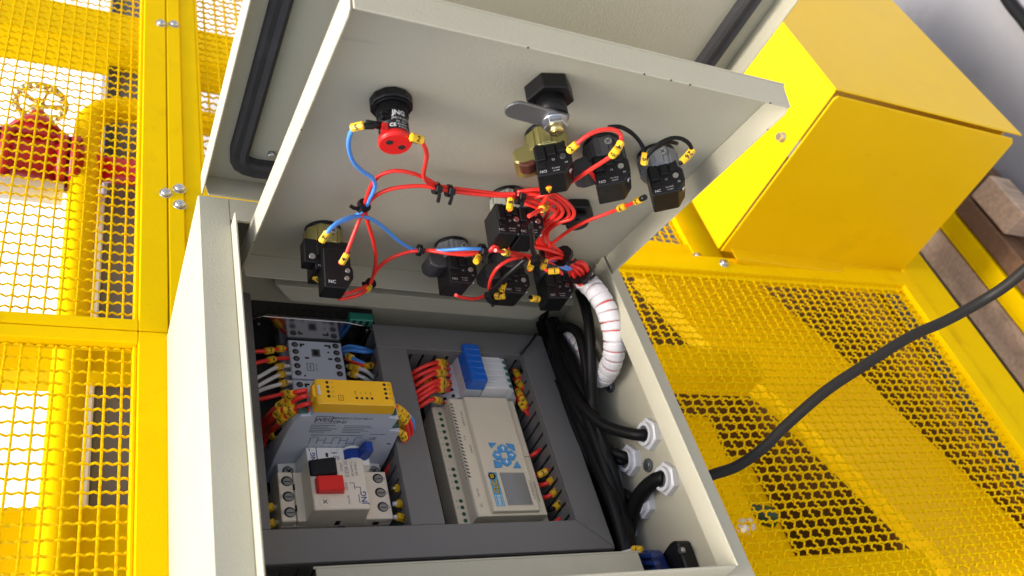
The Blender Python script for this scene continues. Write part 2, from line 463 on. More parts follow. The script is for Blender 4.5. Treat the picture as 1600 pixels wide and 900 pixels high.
for (pnl, fr, pts) in ((pa, GP, ((-79, 764), (-75, 432))), (pc, GP, ((-63, 768), (-61, 442), (-61, 416), (641, 439))), (pd, GR, ((340, 407),))):
    for (u, v) in pts:
        b = MB().cyl((u, v, 6), (0, 0, 1), 7.0, 4.5, 16).cyl((u, v, 10.5), (0, 0, 1), 6.6, 3.5, 16, r2=4.2).cyl((u, v, 14), (0, 0, 1), 2.4, 0.3, 6, m=1)
        part(pnl, 'bolt', b, ['zinc', 'steel_dark'])

# ---- what shows through the guard on the left: white tank, pipe, valve, beam
W = -150
t = solid('support_beam', MB().box(-420, 60, 930, 1022, W - 60, W, bev=3), 'yellow_paint', 'yellow support beam crossing behind the top of the guard', 'beam')
solid('lower_beam', MB().box(-420, -76, 60, 150, W - 90, W - 8, bev=3), 'yellow_paint', 'yellow cross beam behind the bottom of the guard', 'beam')
solid('rear_beam', MB().box(-420, -76, 322, 362, W - 60, W - 20, bev=2), 'yellow_paint', 'yellow rear beam just below the guard joint', 'beam')
solid('discharge_pipe', MB().tube([(-152, -300, W), (-152, 100, W), (-152, 400, W), (-152, 690, W), (-146, 745, W), (-118, 770, W), (-60, 772, W), (60, 772, W)], 17.5, 20, step=12), 'yellow_paint', 'yellow bent pipe rising beside the red valve', 'pipe')
t = thing('gate_valve', 'red valve with a brass handwheel behind the wire guard', 'valve', org=(-212, 610, W))
part(t, 'body', MB().cyl((-330, 640, W), (1, 0, 0), 27, 176, 24), 'red_paint')
for u in (-262, -247, -184, -170):
    f = MB().cyl((u, 640, W), (1, 0, 0), 40, 10, 28)
    for k in range(8):
        f.cyl((u - 3, 640 + 32 * cos(pi * k / 4 + .3), W + 32 * sin(pi * k / 4 + .3)), (1, 0, 0), 5, 16, 6, smooth=False)
    part(t, 'flange', f, 'red_paint')
part(t, 'bonnet', MB().cyl((-212, 655, W), (0, 1, 0), 32, 22, 24).cyl((-212, 677, W), (0, 1, 0), 35, 8, 24).cyl((-212, 685, W), (0, 1, 0), 30, 30, 24, r2=18).cyl((-212, 715, W), (0, 1, 0), 11, 16, 14), 'red_paint')
b = MB()
for k in range(20):
    a0, a1 = 2 * pi * k / 20, 2 * pi * (k + 1) / 20
    b.tube([(-212 + 30 * cos(a0), 758 , W + 30 * sin(a0)), (-212 + 30 * cos(a1), 758, W + 30 * sin(a1))], 5, 8, spline=False)
for k in range(5):
    a0 = 2 * pi * k / 5
    b.tube([(-212, 752, W), (-212 + 30 * cos(a0), 758, W + 30 * sin(a0))], 3, 6, spline=False)
part(t, 'handwheel', b.cyl((-212, 725, W), (0, 1, 0), 6, 36, 10), 'brass_bright')
solid('red_pipe', MB().cyl((-142, 652, W - 10), (1, 0, 0), 17, 240, 20).cyl((-142, 652, W - 10), (1, 0, 0), 22, 12, 20), 'red_plastic', 'short red pipe leaving the yellow pipe towards the cabinet', 'pipe')
solid('white_pipe', MB().cyl((-420, 588, W - 4), (1, 0, 0), 15, 246, 24), 'white_tank', 'white horizontal pipe below the red valve', 'pipe')
t = thing('machine_body', 'dark grey machine housing seen through the guard beside the yellow frame', 'machine', org=(0, 0, -300))
part(t, 'housing', MB().box(-126, -20, -300, 1400, W - 380, W - 45, bev=4), 'machine_grey')
part(t, 'lower_housing', MB().box(330.5, 1040, -520, -500, -430, -30), 'machine_dark')
part(t, 'lit_top_band', MB().box(-137, -124, -300, 640, W - 60, W - 40, bev=2), 'white_tank')  # white band paints overhead light onto the grey housing's top face
part(t, 'edge_strip', MB().box(-129, -113, 680, 1400, W - 45, W - 38), 'machine_dark')

# ---- what shows through the guard on the right
solid('skid_floor_plate', MB().box(1040, 1060, -400, 900, -520, -40), 'machine_shade', 'side plate inside the guard next to the skid, shade painted in dark brown', 'plate')
solid('rear_plate', MB().box(330, 1040, -500, 900, -430, -400), 'machine_shade', 'back plate behind the guard, its deep shade painted in dark brown', 'plate')
dz = -28
t = thing('belt_cover', 'sloping yellow belt cover behind the wire guard', 'cover', org=(700, 200, dz))
bq = [(675.6, 557.8, -148.2), (852.7, 497.5, -91.5), (911.5, 357.2, -72.7), (947.8, 228.0, -61.1), (1004.4, 55.5, -43.0), (1043.0, -69.9, -30.7), (905.0, -39.1, -74.8), (883.7, 24.0, -81.6), (861.2, 91.0, -88.8), (821.2, 197.6, -101.6), (788.0, 283.0, -112.2), (738.1, 365.0, -128.2)]
b = MB(); k = len(bq)
b.add([Vector(p) for p in bq] + [Vector(p) - Vector((0, 0, 30)) for p in bq], [list(range(k)), list(range(k, 2 * k))[::-1]] + [[i, (i + 1) % k, (i + 1) % k + k, i + k] for i in range(k)])
part(t, 'face', b, 'cover_yellow')
solid('cross_bar', MB().box(380, 690, 252, 296, dz - 50, dz - 2, bev=2), 'yellow_paint', 'yellow cross bar behind the guard beside the cabinet', 'bar')
solid('lower_bar', MB().box(380, 800, -60, -4, dz - 60, dz - 6, bev=2), 'yellow_paint', 'yellow lower bar behind the guard near the bottom corner', 'bar')
for k, (a, b_, c, d) in enumerate(((385, 450, -140, 235), (480, 545, -140, 250), (735, 790, -140, 250))):
    solid('stiffener', MB().box(a, b_, c, d, -260 - 10 * k, -200 - 10 * k, bev=2), 'yellow_paint', ['yellow stiffener deep behind the guard nearest to the cabinet', 'second yellow stiffener from the cabinet deep behind the guard', 'third yellow stiffener from the cabinet deep behind the guard'][k], 'bar')
solid('upright_bar', MB().box(590, 650, -60, 250, -170, -120, bev=2), 'yellow_paint', 'yellow upright bar set deep behind the guard', 'bar')
b = MB().cyl((660, 150, -325), (0, 0, 1), 66, 110, 28).cyl((660, 150, -215), (0, 0, 1), 44, 24, 24)
for k in range(14):
    a0 = 2 * pi * k / 14
    b.box(-3, 3, 60, 76, -321, -225)
    for i in range(len(b.v) - 8, len(b.v)):
        q = b.v[i]; b.v[i] = Vector((660 + q.x * cos(a0) - q.y * sin(a0), 150 + q.x * sin(a0) + q.y * cos(a0), q.z))
solid('motor', b, 'machine_dark', 'black finned motor standing behind the guard', 'motor')
solid('inner_plate', MB().box(350, 900, -190, 262, -330, -326), 'yellow_paint', 'deep golden inner plate behind the black motor', 'plate')
solid('green_hose', MB().tube([(470, 420, -150), (500, 330, -160), (540, 230, -150), (600, 140, -140), (690, 95, -130)], 13, 10), 'machine_green', 'dark green hose hanging behind the guard', 'hose')
solid('hose_clip', MB().box(548, 580, 62, 80, -110, -90, bev=3).box(598, 618, 62, 78, -110, -92, bev=3), 'white_pvc', 'pale plastic hose clip behind the guard', 'clip')

# ---- yellow drive cover to the right
t = thing('drive_cover', 'large yellow sheet metal drive cover bolted to the guard', 'cover', org=(663, 430, 30))
U0, U1, V0, V1, W0, W1 = 663, 1006, 430, 1000, 26, 303
part(t, 'side_sheet', MB().box(U0 - 2, U0, V0 + 4, V1, W0, W1 - 1, bev=0.8), 'cover_yellow')
part(t, 'front_sheet', MB().box(U0 - 2, U1 + 10, V0 + 5, V1, W1 - 1, W1 + 1.5, bev=0.9), 'cover_yellow')
b = MB().prism([(U0 + 1, W0), (U0 + 1, W1 - 10), (U0 + 4, W1 - 5), (U1 - 8, W1 - 5), (U1, W1 - 12), (U1 + 18, W0)], 'y', V0, V0 + 3, bev=0.9)
part(t, 'end_panel', b, 'cover_yellow')
part(t, 'end_flange', MB().prism([(U0 + 22, W0 + 0.5), (U1 + 10, W0 + 2), (U1 + 16, W0 + 10), (U0 + 12, W0 + 9)], 'y', V0 - 22, V0 + 1, bev=0.8), 'cover_yellow')
part(t, 'bottom_sheet', MB().box(U1 + 8, U1 + 10, V0 + 30, V1, W0, W1 - 1), 'cover_yellow')
b = MB().cyl((U0 - 3, V0 + 30, 208), (-1, 0, 0), 7, 1.6, 20).cyl((U0 - 4.6, V0 + 30, 208), (-1, 0, 0), 5.6, 5, 6, smooth=False)
part(t, 'bolt', b, 'zinc')

# ================================================================== CABINET
CU0, CU1, CV0, CV1, CW = -75, 320, -143, 231, 182
t = CAB = thing('control_cabinet', 'open beige sheet metal control cabinet bolted to the yellow guard frame', 'cabinet', org=(CU1, 44, 4))
B = 'beige_paint'
part(t, 'back_panel', MB().box(CU0 + 2, CU1 - 2, CV0 + 2, CV1 - 2, 4.2, 6), B)
part(t, 'side_wall', MB().box(CU0, CU0 + 2, CV0, CV1, 4, CW, bev=0.6), B)
part(t, 'side_wall', MB().box(CU1 - 2, CU1, CV0, CV1, 4, CW, bev=0.6), B)
part(t, 'side_wall', MB().box(CU0 + 2.1, CU1 - 2.1, CV0, CV0 + 2, 4, CW), B)
part(t, 'side_wall', MB().box(CU0 + 2.1, CU1 - 2.1, CV1 - 2, CV1, 4, CW), B)
LU0, LU1, LV0, LV1 = -50.5, 295, -121, 206
part(t, 'rim_flange', MB().box(CU0 + 0.3, LU0, CV0 + 0.3, CV1 - 0.3, CW - 1.8, CW + 0.6, bev=0.7), B)
part(t, 'rim_flange', MB().box(LU1, CU1 - 0.3, CV0 + 0.3, CV1 - 0.3, CW - 1.8, CW + 0.6, bev=0.7), B)
part(t, 'rim_flange', MB().box(LU0 + 0.1, LU1 - 0.1, CV0 + 0.3, LV0, CW - 1.8, CW + 0.5), B)
part(t, 'rim_flange', MB().box(LU0 + 0.1, LU1 - 0.1, LV1, CV1 - 0.3, CW - 1.8, CW + 0.5), B)
for (a, b_) in ((LU0, LU0 + 1.8), (LU1 - 1.8, LU1)):
    part(t, 'rim_lip', MB().box(a, b_, LV0 - 1, LV1 - 7, CW - 6, CW + 15, bev=0.6), B)
part(t, 'rim_lip', MB().prism([(LU0 + 2.4, CW - 6), (LU1 - 2.4, CW - 6), (LU1 - 2.4, CW + 14), (LU0 + 2.4, CW + 14)], 'y', LV0 - 1.8, LV0, bev=0.5), B)
part(t, 'rim_lip', MB().prism([(LU0 + 22, CW - 6), (LU1 - 22, CW - 6), (LU1 - 34, CW + 12), (LU0 + 34, CW + 12)], 'y', LV1, LV1 + 1.8, bev=0.5), B)
part(t, 'door_frame_bar', MB().prism([(18, 95), (264, 95), (276, 114), (0, 114)], 'y', 203.2, 205, bev=0.4).box(0, 276, 205.1, 228, 112, 114), B)
part(t, 'door_frame_bar', MB().prism([(18, 95), (264, 95), (276, 114), (4, 114)], 'y', -66, -64, bev=0.4).box(6, 274, -140, -66.1, 112, 114), B)
part(t, 'mounting_plate', MB().box(-60, 288, -125, 212, 9, 11.5), 'plate_grey')
for (v, w) in ((111.6, 107.8), (16.4, 116.4)):
    b = MB().cyl((317.9, v, w), (-1, 0, 0), 6.2, 2.2, 20, m=1).cyl((315.7, v, w), (-1, 0, 0), 4.3, 1.4, 16)
    part(t, 'wall_screw', b, ['zinc', 'rubber_grey'])
# inner door: a shallow tray hinged inside the cabinet, opened about 75 degrees
IU0, IU1, IT0, IT1, IN = -34.6, 299.2, 2.9, 327.5, 21.3
def tray(u0, u1, t0, t1, n1, th=1.6, fr=D, rnd=14, nb=0.0):
    b = MB()
    b.box(u0, u1, t0, t1, -th, 0, bev=0.5)
    b.prism([(t0, 0.05), (t1 - 1.0, 0.05), (t1 - rnd * 0.25, n1 - 3), (t1 - rnd * 0.6, n1), (t0 + 1, n1)], 'x', u0, u0 + th, bev=0.45)
    b.prism([(t0, 0.05), (t1 - 1.0, 0.05), (t1 - rnd * 0.25, n1 - 3), (t1 - rnd * 0.6, n1), (t0 + 1, n1)], 'x', u1 - th, u1, bev=0.45)
    b.prism([(u0 + th + 0.05, 0.05), (u1 - th - 0.05, 0.05), (u1 - th - 0.05, n1), (u0 + th + 0.05, n1)], 'y', t1 - th - 0.3, t1 - 0.3, bev=0.45)
    b.prism([(u0 + th + 0.05, 0.05), (u1 - th - 0.05, 0.05), (u1 - th - 4, n1), (u0 + th + 4, n1)], 'y', t0 + 0.2, t0 + th + 0.2, bev=0.45)
    return b
def inframe(mb, fr):
    for i, q in enumerate(mb.v): mb.v[i] = fr.e(q)
    return mb
idoor = part(t, 'inner_door', inframe(tray(IU0, IU1, IT0, IT1, IN), D), B, label='inner beige door carrying the switches and red wiring')
part(t, 'hinge', inframe(MB().cyl((-12, 1, -3), (1, 0, 0), 3.2, 40, 12).cyl((240, 1, -3), (1, 0, 0), 3.2, 40, 12), D), 'zinc', parent=idoor)
b = MB()
for (u, tt, n) in ((80, IT1 - 0.9, IN), (190, IT1 - 0.9, IN), (206, IT1 - 0.9, IN), (168, IT1 - 0.9, IN), (IU1 - 1.0, 300, IN), (IU0 + 1.0, 210, IN), (IU0 + 1, 60, IN), (278, IT1 - 0.9, IN)):
    b.cyl((u, tt, n - 0.35), (0.1, 0.3, 1), 0.75, 0.5, 6)
part(t, 'paint_chip', inframe(b, D), 'machine_dark', parent=idoor)
# outer door behind it, with its rubber gasket
OU0, OU1, OT0, OT1, ON = -70.5, 336.7, -5.5, 430, 21.2
odoor = part(t, 'outer_door', inframe(tray(OU0, OU1, OT0, OT1, ON), O), B, label='outer beige door with black rubber gasket, open behind the inner door')
g = MB()
def gpath(pts, w, h):
    P = catmull(pts, 6)
    b = len(g.v); L = len(P); prof = [(-w / 2, 0.02), (-w / 2, h * 0.8), (-w * 0.3, h), (0, h * 0.86), (w * 0.3, h), (w / 2, h * 0.8), (w / 2, 0.02)]
    vs = []
    for i in range(L):
        d = (P[min(i + 1, L - 1)] - P[max(i - 1, 0)]).normalized(); sd = Vector((-d.y, d.x, 0))
        for (a, n) in prof: vs.append(P[i] + sd * a + Vector((0, 0, n)))
    k = len(prof); fs = []
    for i in range(L - 1):
        for j in range(k - 1): fs.append([i * k + j, i * k + j + 1, (i + 1) * k + j + 1, (i + 1) * k + j])
        fs.append([i * k + k - 1, i * k, (i + 1) * k, (i + 1) * k + k - 1])
    fs += [list(range(k)), list(range((L - 1) * k, L * k))]
    g.add(vs, fs, 0, False)
gu0, gu1, gt0, gt1 = -46, 309, 17, 404
gpath([(gu1, gt1, 0), (gu1, 200, 0), (gu1, 60, 0), (gu1, 34, 0), (gu1 - 5, 21, 0), (gu1 - 18, gt0, 0), (200, gt0, 0), (100, gt0, 0), (gu0 + 30, gt0, 0), (gu0 + 15, gt0, 0), (gu0 + 4, gt0 + 4, 0), (gu0, gt0 + 16, 0), (gu0, 60, 0), (gu0, 200, 0), (gu0, gt1, 0)], 15, 10)
part(t, 'gasket', inframe(g, O), 'black_rubber', parent=odoor)
part(t, 'hinge', inframe(MB().cyl((-30, -9, 2), (1, 0, 0), 5, 55, 14).cyl((240, -9, 2), (1, 0, 0), 5, 55, 14), O), 'zinc', parent=odoor)
part(t, 'hinge_stud', inframe(MB().cyl((-20, 33, 0), (0, 0, 1), 3, 5, 12), O), 'zinc', parent=odoor)

# ================================================================== WIRING DUCTS with slotted fingers
FING = {}
def finger(key, size):
    if key not in FING:
        FING[key] = MB().box(0, size[0], 0, size[1], 0, size[2]).mesh('duct_finger', 'duct_grey')
    return FING[key]
def duct(label, u0, u1, v0, v1, along, sides=(0, 1), mitre=None):
    t = thing('wiring_duct', label, 'wiring duct', org=(u0, v0, 11.5), group='grey slotted wiring ducts')
    part(t, 'base', MB().box(u0 + 1, u1 - 1, v0 + 1, v1 - 1, 11.6, 14), 'duct_grey')
    if mitre: b = MB().prism(mitre, 'z', 74.6, 76.8, bev=0.5)
    else: b = MB().box(u0, u1, v0, v1, 74.6, 76.8, bev=0.5)
    if along == 'u':
        b.box(u0, u1, v0 - 0.2, v0 + 0.9, 69, 74.6); b.box(u0, u1, v1 - 0.9, v1 + 0.2, 69, 74.6)
    else:
        b.box(u0 - 0.2, u0 + 0.9, v0, v1, 69, 74.6); b.box(u1 - 0.9, u1 + 0.2, v0, v1, 69, 74.6)
    part(t, 'cover', b, 'duct_grey')
    pitch = 12.5
    L = (u1 - u0) if along == 'u' else (v1 - v0)
    for k in range(int(L / pitch)):
        for sd in sides:
            if along == 'u':
                partm(t, 'duct_finger', finger('u', (9.6, 1.3, 55)), (u0 + 1.5 + k * pitch, (v1 - 2.6) if sd else (v0 + 1.3), 14))
            else:
                partm(t, 'duct_finger', finger('v', (1.3, 9.6, 55)), ((u1 - 2.6) if sd else (u0 + 1.3), v0 + 1.5 + k * pitch, 14))
    return t
duct('grey slotted wiring duct along the lower edge of the panel', -42, 281.2, -42.1, -13.7, 'u', mitre=[(-42, -42.1), (281.2, -42.1), (281.2, -41.0), (251.5, -13.7), (-42, -13.7)])
duct('grey slotted wiring duct above the white relays', 98.7, 281.2, 171.5, 199, 'u', sides=(0, 1))
duct('grey slotted wiring duct between the breaker column and the controller', 98.7, 127.9, -13.5, 171.3, 'v')
duct('grey slotted wiring duct beside the bundle of black cables', 251.5, 281.2, -40.5, 171.3, 'v', sides=(0, 1), mitre=[(281.2, -40.2), (281.2, 171.3), (251.5, 171.3), (251.5, -13.0)])
duct('grey slotted wiring duct half hidden under the left cabinet rim', -42, -13, -13.5, 226, 'v')
for (u, lab, v0, v1) in ((45, 'steel mounting rail behind the breakers', -8, 210), (200, 'steel mounting rail behind the controller', -8, 168)):
    solid('din_rail', MB().box(u - 17.5, u + 17.5, v0, v1, 12, 13, bev=0.3).box(u - 13, u + 13, v0, v1, 13, 18), 'zinc', lab, 'rail', org=(u, 100, 12))

# ================================================================== DEVICES IN THE CABINET
XV, YU = (0, 1, 0), (-1, 0, 0)          # lettering that reads up the picture: along +v, its top towards -u
XU, YW = (1, 0, 0), (0, 0, 1)           # lettering on faces that look down the picture
def holes(pts, w, r, depth=None, n=14, ax=(0, 0, 1)):
    b = MB()
    for (u, v) in pts:
        b.cyl((u, v, w - 0.2), ax, r, 0.35, n)
    return b
def screw(b, c, ax, r, m=0, ms=1):
    c = Vector(c); a = Vector(ax)
    b.cyl(c, a, r, 0.8, 14, m=m)
    q = a.orthogonal().normalized(); p = a.cross(q)
    for d in (q, p):
        e = a.cross(d); o = c + a * 0.85
        b.add([o - d * r * .75 - e * r * .12, o + d * r * .75 - e * r * .12, o + d * r * .75 + e * r * .12, o - d * r * .75 + e * r * .12], [(0, 1, 2, 3)], ms)

# ---- power supply at the top of the breaker column
t = thing('power_supply', 'shiny metal power supply with a green terminal above the contactors', 'power supply', org=(48, 221, 18))
part(t, 'case', MB().box(-10, 106, 203.6, 228, 18, 66, bev=0.4), 'machine_dark')
part(t, 'side_plate', MB().prism([(-12, 18), (112, 18), (102, 67.5), (76, 72.5), (-2, 73), (-13, 66.5)], 'y', 202.2, 203.4, bev=0.25), 'steel_mirror')
part(t, 'edge_trim', MB().box(0, 76, 202.4, 204.6, 73.1, 74), 'zinc')
part(t, 'terminal', MB().box(78, 101, 203.5, 213, 66.1, 76, bev=0.6), 'green_plastic')
each(t, 'terminal_slot', [MB().box(a, a + 3, 203.1, 203.7, 69, 75) for a in (81, 87.5, 94)], 'hole')
b = MB(); screw(b, (98, 202.1, 63), (0, -1, 0), 1.5); screw(b, (-4, 202.1, 62), (0, -1, 0), 1.2)
part(t, 'screw', b, ['zinc', 'machine_dark'])
each(t, 'vent_slot', [MB().box(4 + i * 8, 9 + i * 8, 209 + j * 8, 213 + j * 8, 65.9, 66.2) for i in range(9) for j in range(2)], 'hole')

# ---- two grey contactors
def contactor(v0, label, full=True):
    t = thing('contactor', label, 'contactor', org=(51, v0 + 22, 18), group='grey contactors on the breaker column')
    v1 = v0 + 45
    part(t, 'body', MB().box(22, 81, v0 + 0.5, v1 - 0.5, 18, 34, bev=0.8).prism([(26, 34), (77, 34), (77, 45), (26, 45)], 'y', v0, v1, bev=0.7), 'contactor_grey')
    pl = [(32, v0 + 39.5 - 8.4 * k) for k in range(5)]; pr = [(71, v0 + 40.5 - 8.4 * k) for k in range(5)]
    disks(t, 'terminal_hole', [(u, v, 44.8) for u, v in pl + pr], 3.1, 0.35, 'hole')
    disks(t, 'terminal_screw', [(u + 0.4, v - 0.3, 45.16) for u, v in pl + pr], 1.8, 0.12, 'rubber_grey', 10)
    b = [MB().box(36.5, 41, v0 + 39, v0 + 41, 44.8, 45.2).box(36.5, 38.5, v0 + 37, v0 + 39, 44.8, 45.2), MB().box(60, 66, v0 + 39, v0 + 41, 44.8, 45.2).box(64, 66, v0 + 37, v0 + 39, 44.8, 45.2), MB().box(40, 44, v0 + 23, v0 + 25, 44.8, 45.2), MB().box(62, 66, v0 + 23, v0 + 25, 44.8, 45.2), MB().cyl((63, v0 + 32, 44.9), (0, 0, 1), 1, 0.3, 10), MB().cyl((38, v0 + 3, 44.9), (0, 0, 1), 1, 0.3, 10)]
    each(t, 'slot', b, 'hole')
    part(t, 'plunger', MB().box(47, 55, v0 + 26, v0 + 35, 44.9, 45.3, m=1).box(48.5, 53, v0 + 27.5, v0 + 33.5, 43.5, 45.5), ['hole', 'ink_grey'])
    b = MB().box(40.6, 47.4, v0 + 9, v0 + 18, 45.02, 45.12).box(41.3, 46.7, v0 + 9.7, v0 + 17.3, 45.1, 45.2, m=1)
    b.text('WEG', 2.6, (44, v0 + 13.5, 45.25), XV, YU, 0, 0.03)
    b.text('CWC09', 2.6, (50, v0 + 13, 45.05), XV, YU, 0)
    for k, s in enumerate(('1', '3', '5', '13', 'A1')): b.text(s, 2.2, (27.6, v0 + 39.5 - 8.4 * k, 45.05), XV, YU, 0)
    part(t, 'lettering', b, ['ink_grey', 'contactor_grey'])
    return t
contactor(155.5, 'grey contactor with two columns of screw holes above the yellow relay')
contactor(108.5, 'second grey contactor half hidden behind the yellow relay')

# ---- yellow fronted safety relay
t = thing('safety_relay', 'slim grey safety relay with a yellow front panel', 'relay', org=(48, 74, 18))
r0, r1 = 62.3, 85.7
part(t, 'body', MB().prism([(-1, 18), (96, 18), (97, 60), (95.5, 97), (86.5, 98), (88, 106), (89, 115), (80.5, 116), (81, 121), (16.5, 121), (16, 116), (8, 115), (4, 105), (2.5, 97), (0, 60)], 'y', r0, r1, bev=0.5), 'relay_grey')
part(t, 'front_panel', MB().prism([(16, 120.5), (82, 120.5), (81.5, 131), (79.5, 133.4), (20, 133.4), (17, 131.5)], 'y', r0 - 0.6, r1 + 0.4, bev=0.9), 'relay_yellow')
part(t, 'front_clip', MB().prism([(14.2, 70), (16.8, 68), (16.8, 82), (14.2, 79)], 'z', 124, 132.4, bev=0.5), 'relay_yellow')
part(t, 'clip_slot', MB().box(18.4, 20.2, 70, 79, 133.3, 133.55), 'terminal_grey')
hp = [(26.5, 82.2 - 4.5 * k) for k in range(4)] + [(74, 82.2 - 4.5 * k) for k in range(4)]
disks(t, 'front_hole', [(u, v, 133.2) for u, v in hp], 1.35, 0.4, 'hole')
disks(t, 'status_lamp', [(49 + 4.2 * k, 67.8, 133.2) for k in range(4)], 1.15, 0.4, 'hole')
b = MB()
for k, s in enumerate(('A1', '13', '23', 'S11')): b.text(s, 1.9, (30.5, 82 - 4.5 * k, 133.45), XU, (0, 1, 0))
for k, s in enumerate(('A2', '14', '24', 'S12')): b.text(s, 1.9, (77.6, 82 - 4.5 * k, 133.45), XU, (0, 1, 0))
b.quad((36, 67.5, 133.45), XU, (0, 1, 0), 4.2, 5.2); b.quad((36, 67.5, 133.5), XU, (0, 1, 0), 3.4, 4.4, 1)
b.text('WEG', 1.5, (36, 67.5, 133.55), XV, YU, 0)
for k, s in enumerate(('PWR', 'K1', 'K2', 'RST')): b.text(s, 1.8, (48.6 + 4.2 * k, 73, 133.45), XV, YU)
part(t, 'lettering', b, ['ink_black', 'relay_yellow'])
b = MB(); vv = r0 - 0.02
def side(s, size, u, w, bold=0.0, sx=1.0): b.text(s, size, (u, vv, w), XU, YW, 0, bold, sx)
b.quad((27.5, vv, 111), XU, YW, 14, 9.5); b.quad((27.5, vv - 0.1, 111), XU, YW, 12.6, 8.1, 1); b.text('WEG', 6.4, (27.5, vv - 0.2, 111), XU, YW, 0, 0.03)
side('EMERGENCY STOP RELAY', 3.5, 50, 113.5, 0.02, 0.86); side('CP-D', 5.0, 41, 108.3, 0.03)
for k, (u, L) in enumerate(((29, 20), (27, 15), (30, 22), (28, 18), (26, 13))):
    b.quad((19 + L / 2, vv, 103.5 - k * 2.3), XU, YW, L, 0.75)
for k, L in enumerate((22, 24, 18, 22, 16)):
    b.quad((46 + L / 2, vv, 103.5 - k * 2.3), XU, YW, L, 0.7)
b.quad((44, vv, 90), XU, YW, 44, 0.8)
for k in range(7):
    b.quad((23 + k * 6.2, vv, 82), XU, YW, 0.7, 9.5); b.quad((26 + k * 6.2, vv, 87 - (k % 3) * 4), XU, YW, 5.0, 0.7)
for k, s in enumerate(('A1', 'S11', 'S12', '13', '23', '33', '41')): side(s, 2.4, 23 + k * 6.2, 74)
b.quad((75, vv, 92), XU, YW, 8, 0.8); b.quad((82, vv, 92), XU, YW, 5, 0.8)
side('CE', 4.4, 75, 86, 0.03)
part(t, 'lettering', b, ['ink_grey', 'relay_grey'])
each(t, 'terminal_plug', [MB().box(88, 94, r0 + 2, r1 - 2, 98.5, 102, bev=0.5), MB().box(82.5, 87, r0 + 2, r1 - 2, 116, 118.5, bev=0.5), MB().box(6, 14, r0 + 2, r1 - 2, 115.5, 117.5, bev=0.5)], 'green_dark')
part(t, 'side_slot', MB().box(90, 93, r0 - 0.1, r0 + 0.3, 78, 79.3), 'hole')

# ---- single pole breaker with a blue toggle
t = thing('miniature_breaker', 'slim white circuit breaker with a blue toggle', 'circuit breaker', org=(48, 53, 18))
m0, m1 = 45.2, 62.0
part(t, 'body', MB().prism([(4, 18), (92, 18), (92, 49), (80, 50.5), (77, 58), (74, 73), (22, 73), (20, 58), (18, 50.5), (4, 49)], 'y', m0, m1, bev=0.5), 'breaker_white')
for u in (12.5, 85.5):
    b = MB().cyl((u, 53.5, 49.6), (0, 0, 1), 5.4, 0.4, 18, m=1); screw(b, (u, 53.5, 49.9), (0, 0, 1), 4.2, 0, 1)
    part(t, 'terminal_screw', b, ['screw_grey', 'hole'])
part(t, 'toggle_guard', MB().prism([(52, 72.5), (54, 75.5), (58, 77.5), (63, 77.5), (67, 75.5), (69, 72.5)], 'y', 47.2, 49.2, bev=0.3).prism([(52, 72.5), (54, 75.5), (58, 77.5), (63, 77.5), (67, 75.5), (69, 72.5)], 'y', 59.0, 61.2, bev=0.3), 'breaker_white')
part(t, 'toggle', MB().prism([(52.5, 72), (53.5, 75), (57, 77), (64, 77.2), (67, 88), (74, 87), (73.5, 76), (71, 72)], 'y', 49.4, 58.8, bev=0.7), 'blue_toggle')
b = MB(); b.text('JNG', 5.4, (27, 52, 73.05), XV, YU, 0, 0.03); b.quad((30.2, 54, 73.05), XV, YU, 15, 0.7); b.quad((24.4, 59.3, 73.05), XV, YU, 3, 0.7)
b.text('C6', 3, (34, 49.5, 73.05), XV, YU, 1)
b.text('1', 2.2, (43, 59, 73.05), XV, YU, 1); b.text('2', 2.2, (47.5, 59, 73.05), XV, YU, 1); b.quad((45, 56.5, 73.05), XU, (0, 1, 0), 5.5, 0.8, 1); b.quad((45, 56.5, 73.06), XV, YU, 2.4, 0.7, 1)
for k in range(4): b.quad((44 + k * 1.4, 51, 73.05), XV, YU, 5.5, 0.55, 1)
part(t, 'lettering', b, ['ink_blue', 'ink_grey'])
part(t, 'indicator', MB().box(37.6, 39.6, 52.5, 56.5, 72.6, 73.2), 'hole')

# ---- motor circuit breaker
t = thing('motor_breaker', 'cream motor circuit breaker with black start and red stop buttons', 'circuit breaker', org=(45, 22, 18))
part(t, 'base', MB().box(-0.5, 90, 0, 45, 18, 56, bev=0.8), 'breaker_cream')
part(t, 'terminal_cover', MB().prism([(-0.6, 55), (11, 55), (11, 63.4), (-0.6, 63.4)], 'y', 0.3, 44.7, bev=0.7).prism([(11.8, 55), (19.4, 55), (19.4, 63), (11.8, 63)], 'y', 0.3, 44.7, bev=0.5), 'breaker_cream')
part(t, 'terminal_cover', MB().prism([(66, 55), (90, 55), (90, 63.4), (66, 63.4)], 'y', 0.3, 44.7, bev=0.7), 'breaker_cream')
part(t, 'body', MB().prism([(17, 56), (69, 56), (66.5, 66), (65.5, 80.8), (20.5, 80.8), (19, 66)], 'y', -0.4, 45.4, bev=0.9), 'breaker_cream')
for u, vs in ((6.2, (36, 22, 8)), (82.5, (38, 24.5, 11))):
    for v in vs:
        b = MB().cyl((u, v, 63.3), (0, 0, 1), 4.6, 0.3, 18, m=1).cyl((u + 0.5, v - 0.4, 63.5), (0, 0, 1), 3.5, 0.25, 16).box(u - 2.4, u + 3.2, v - 0.9, v - 0.2, 63.7, 63.9, m=1)
        part(t, 'terminal_screw', b, ['screw_grey', 'hole'])
each(t, 'slot', [MB().box(10.6, 12.2, 28, 33, 62.6, 63.7), MB().box(10.6, 12.2, 9, 14, 62.6, 63.7), MB().box(42, 46, -0.6, 0.3, 57, 63), MB().box(46, 52, -0.7, 0.2, 50, 54), MB().box(74, 79, -0.3, 0.3, 55, 59)], 'hole')
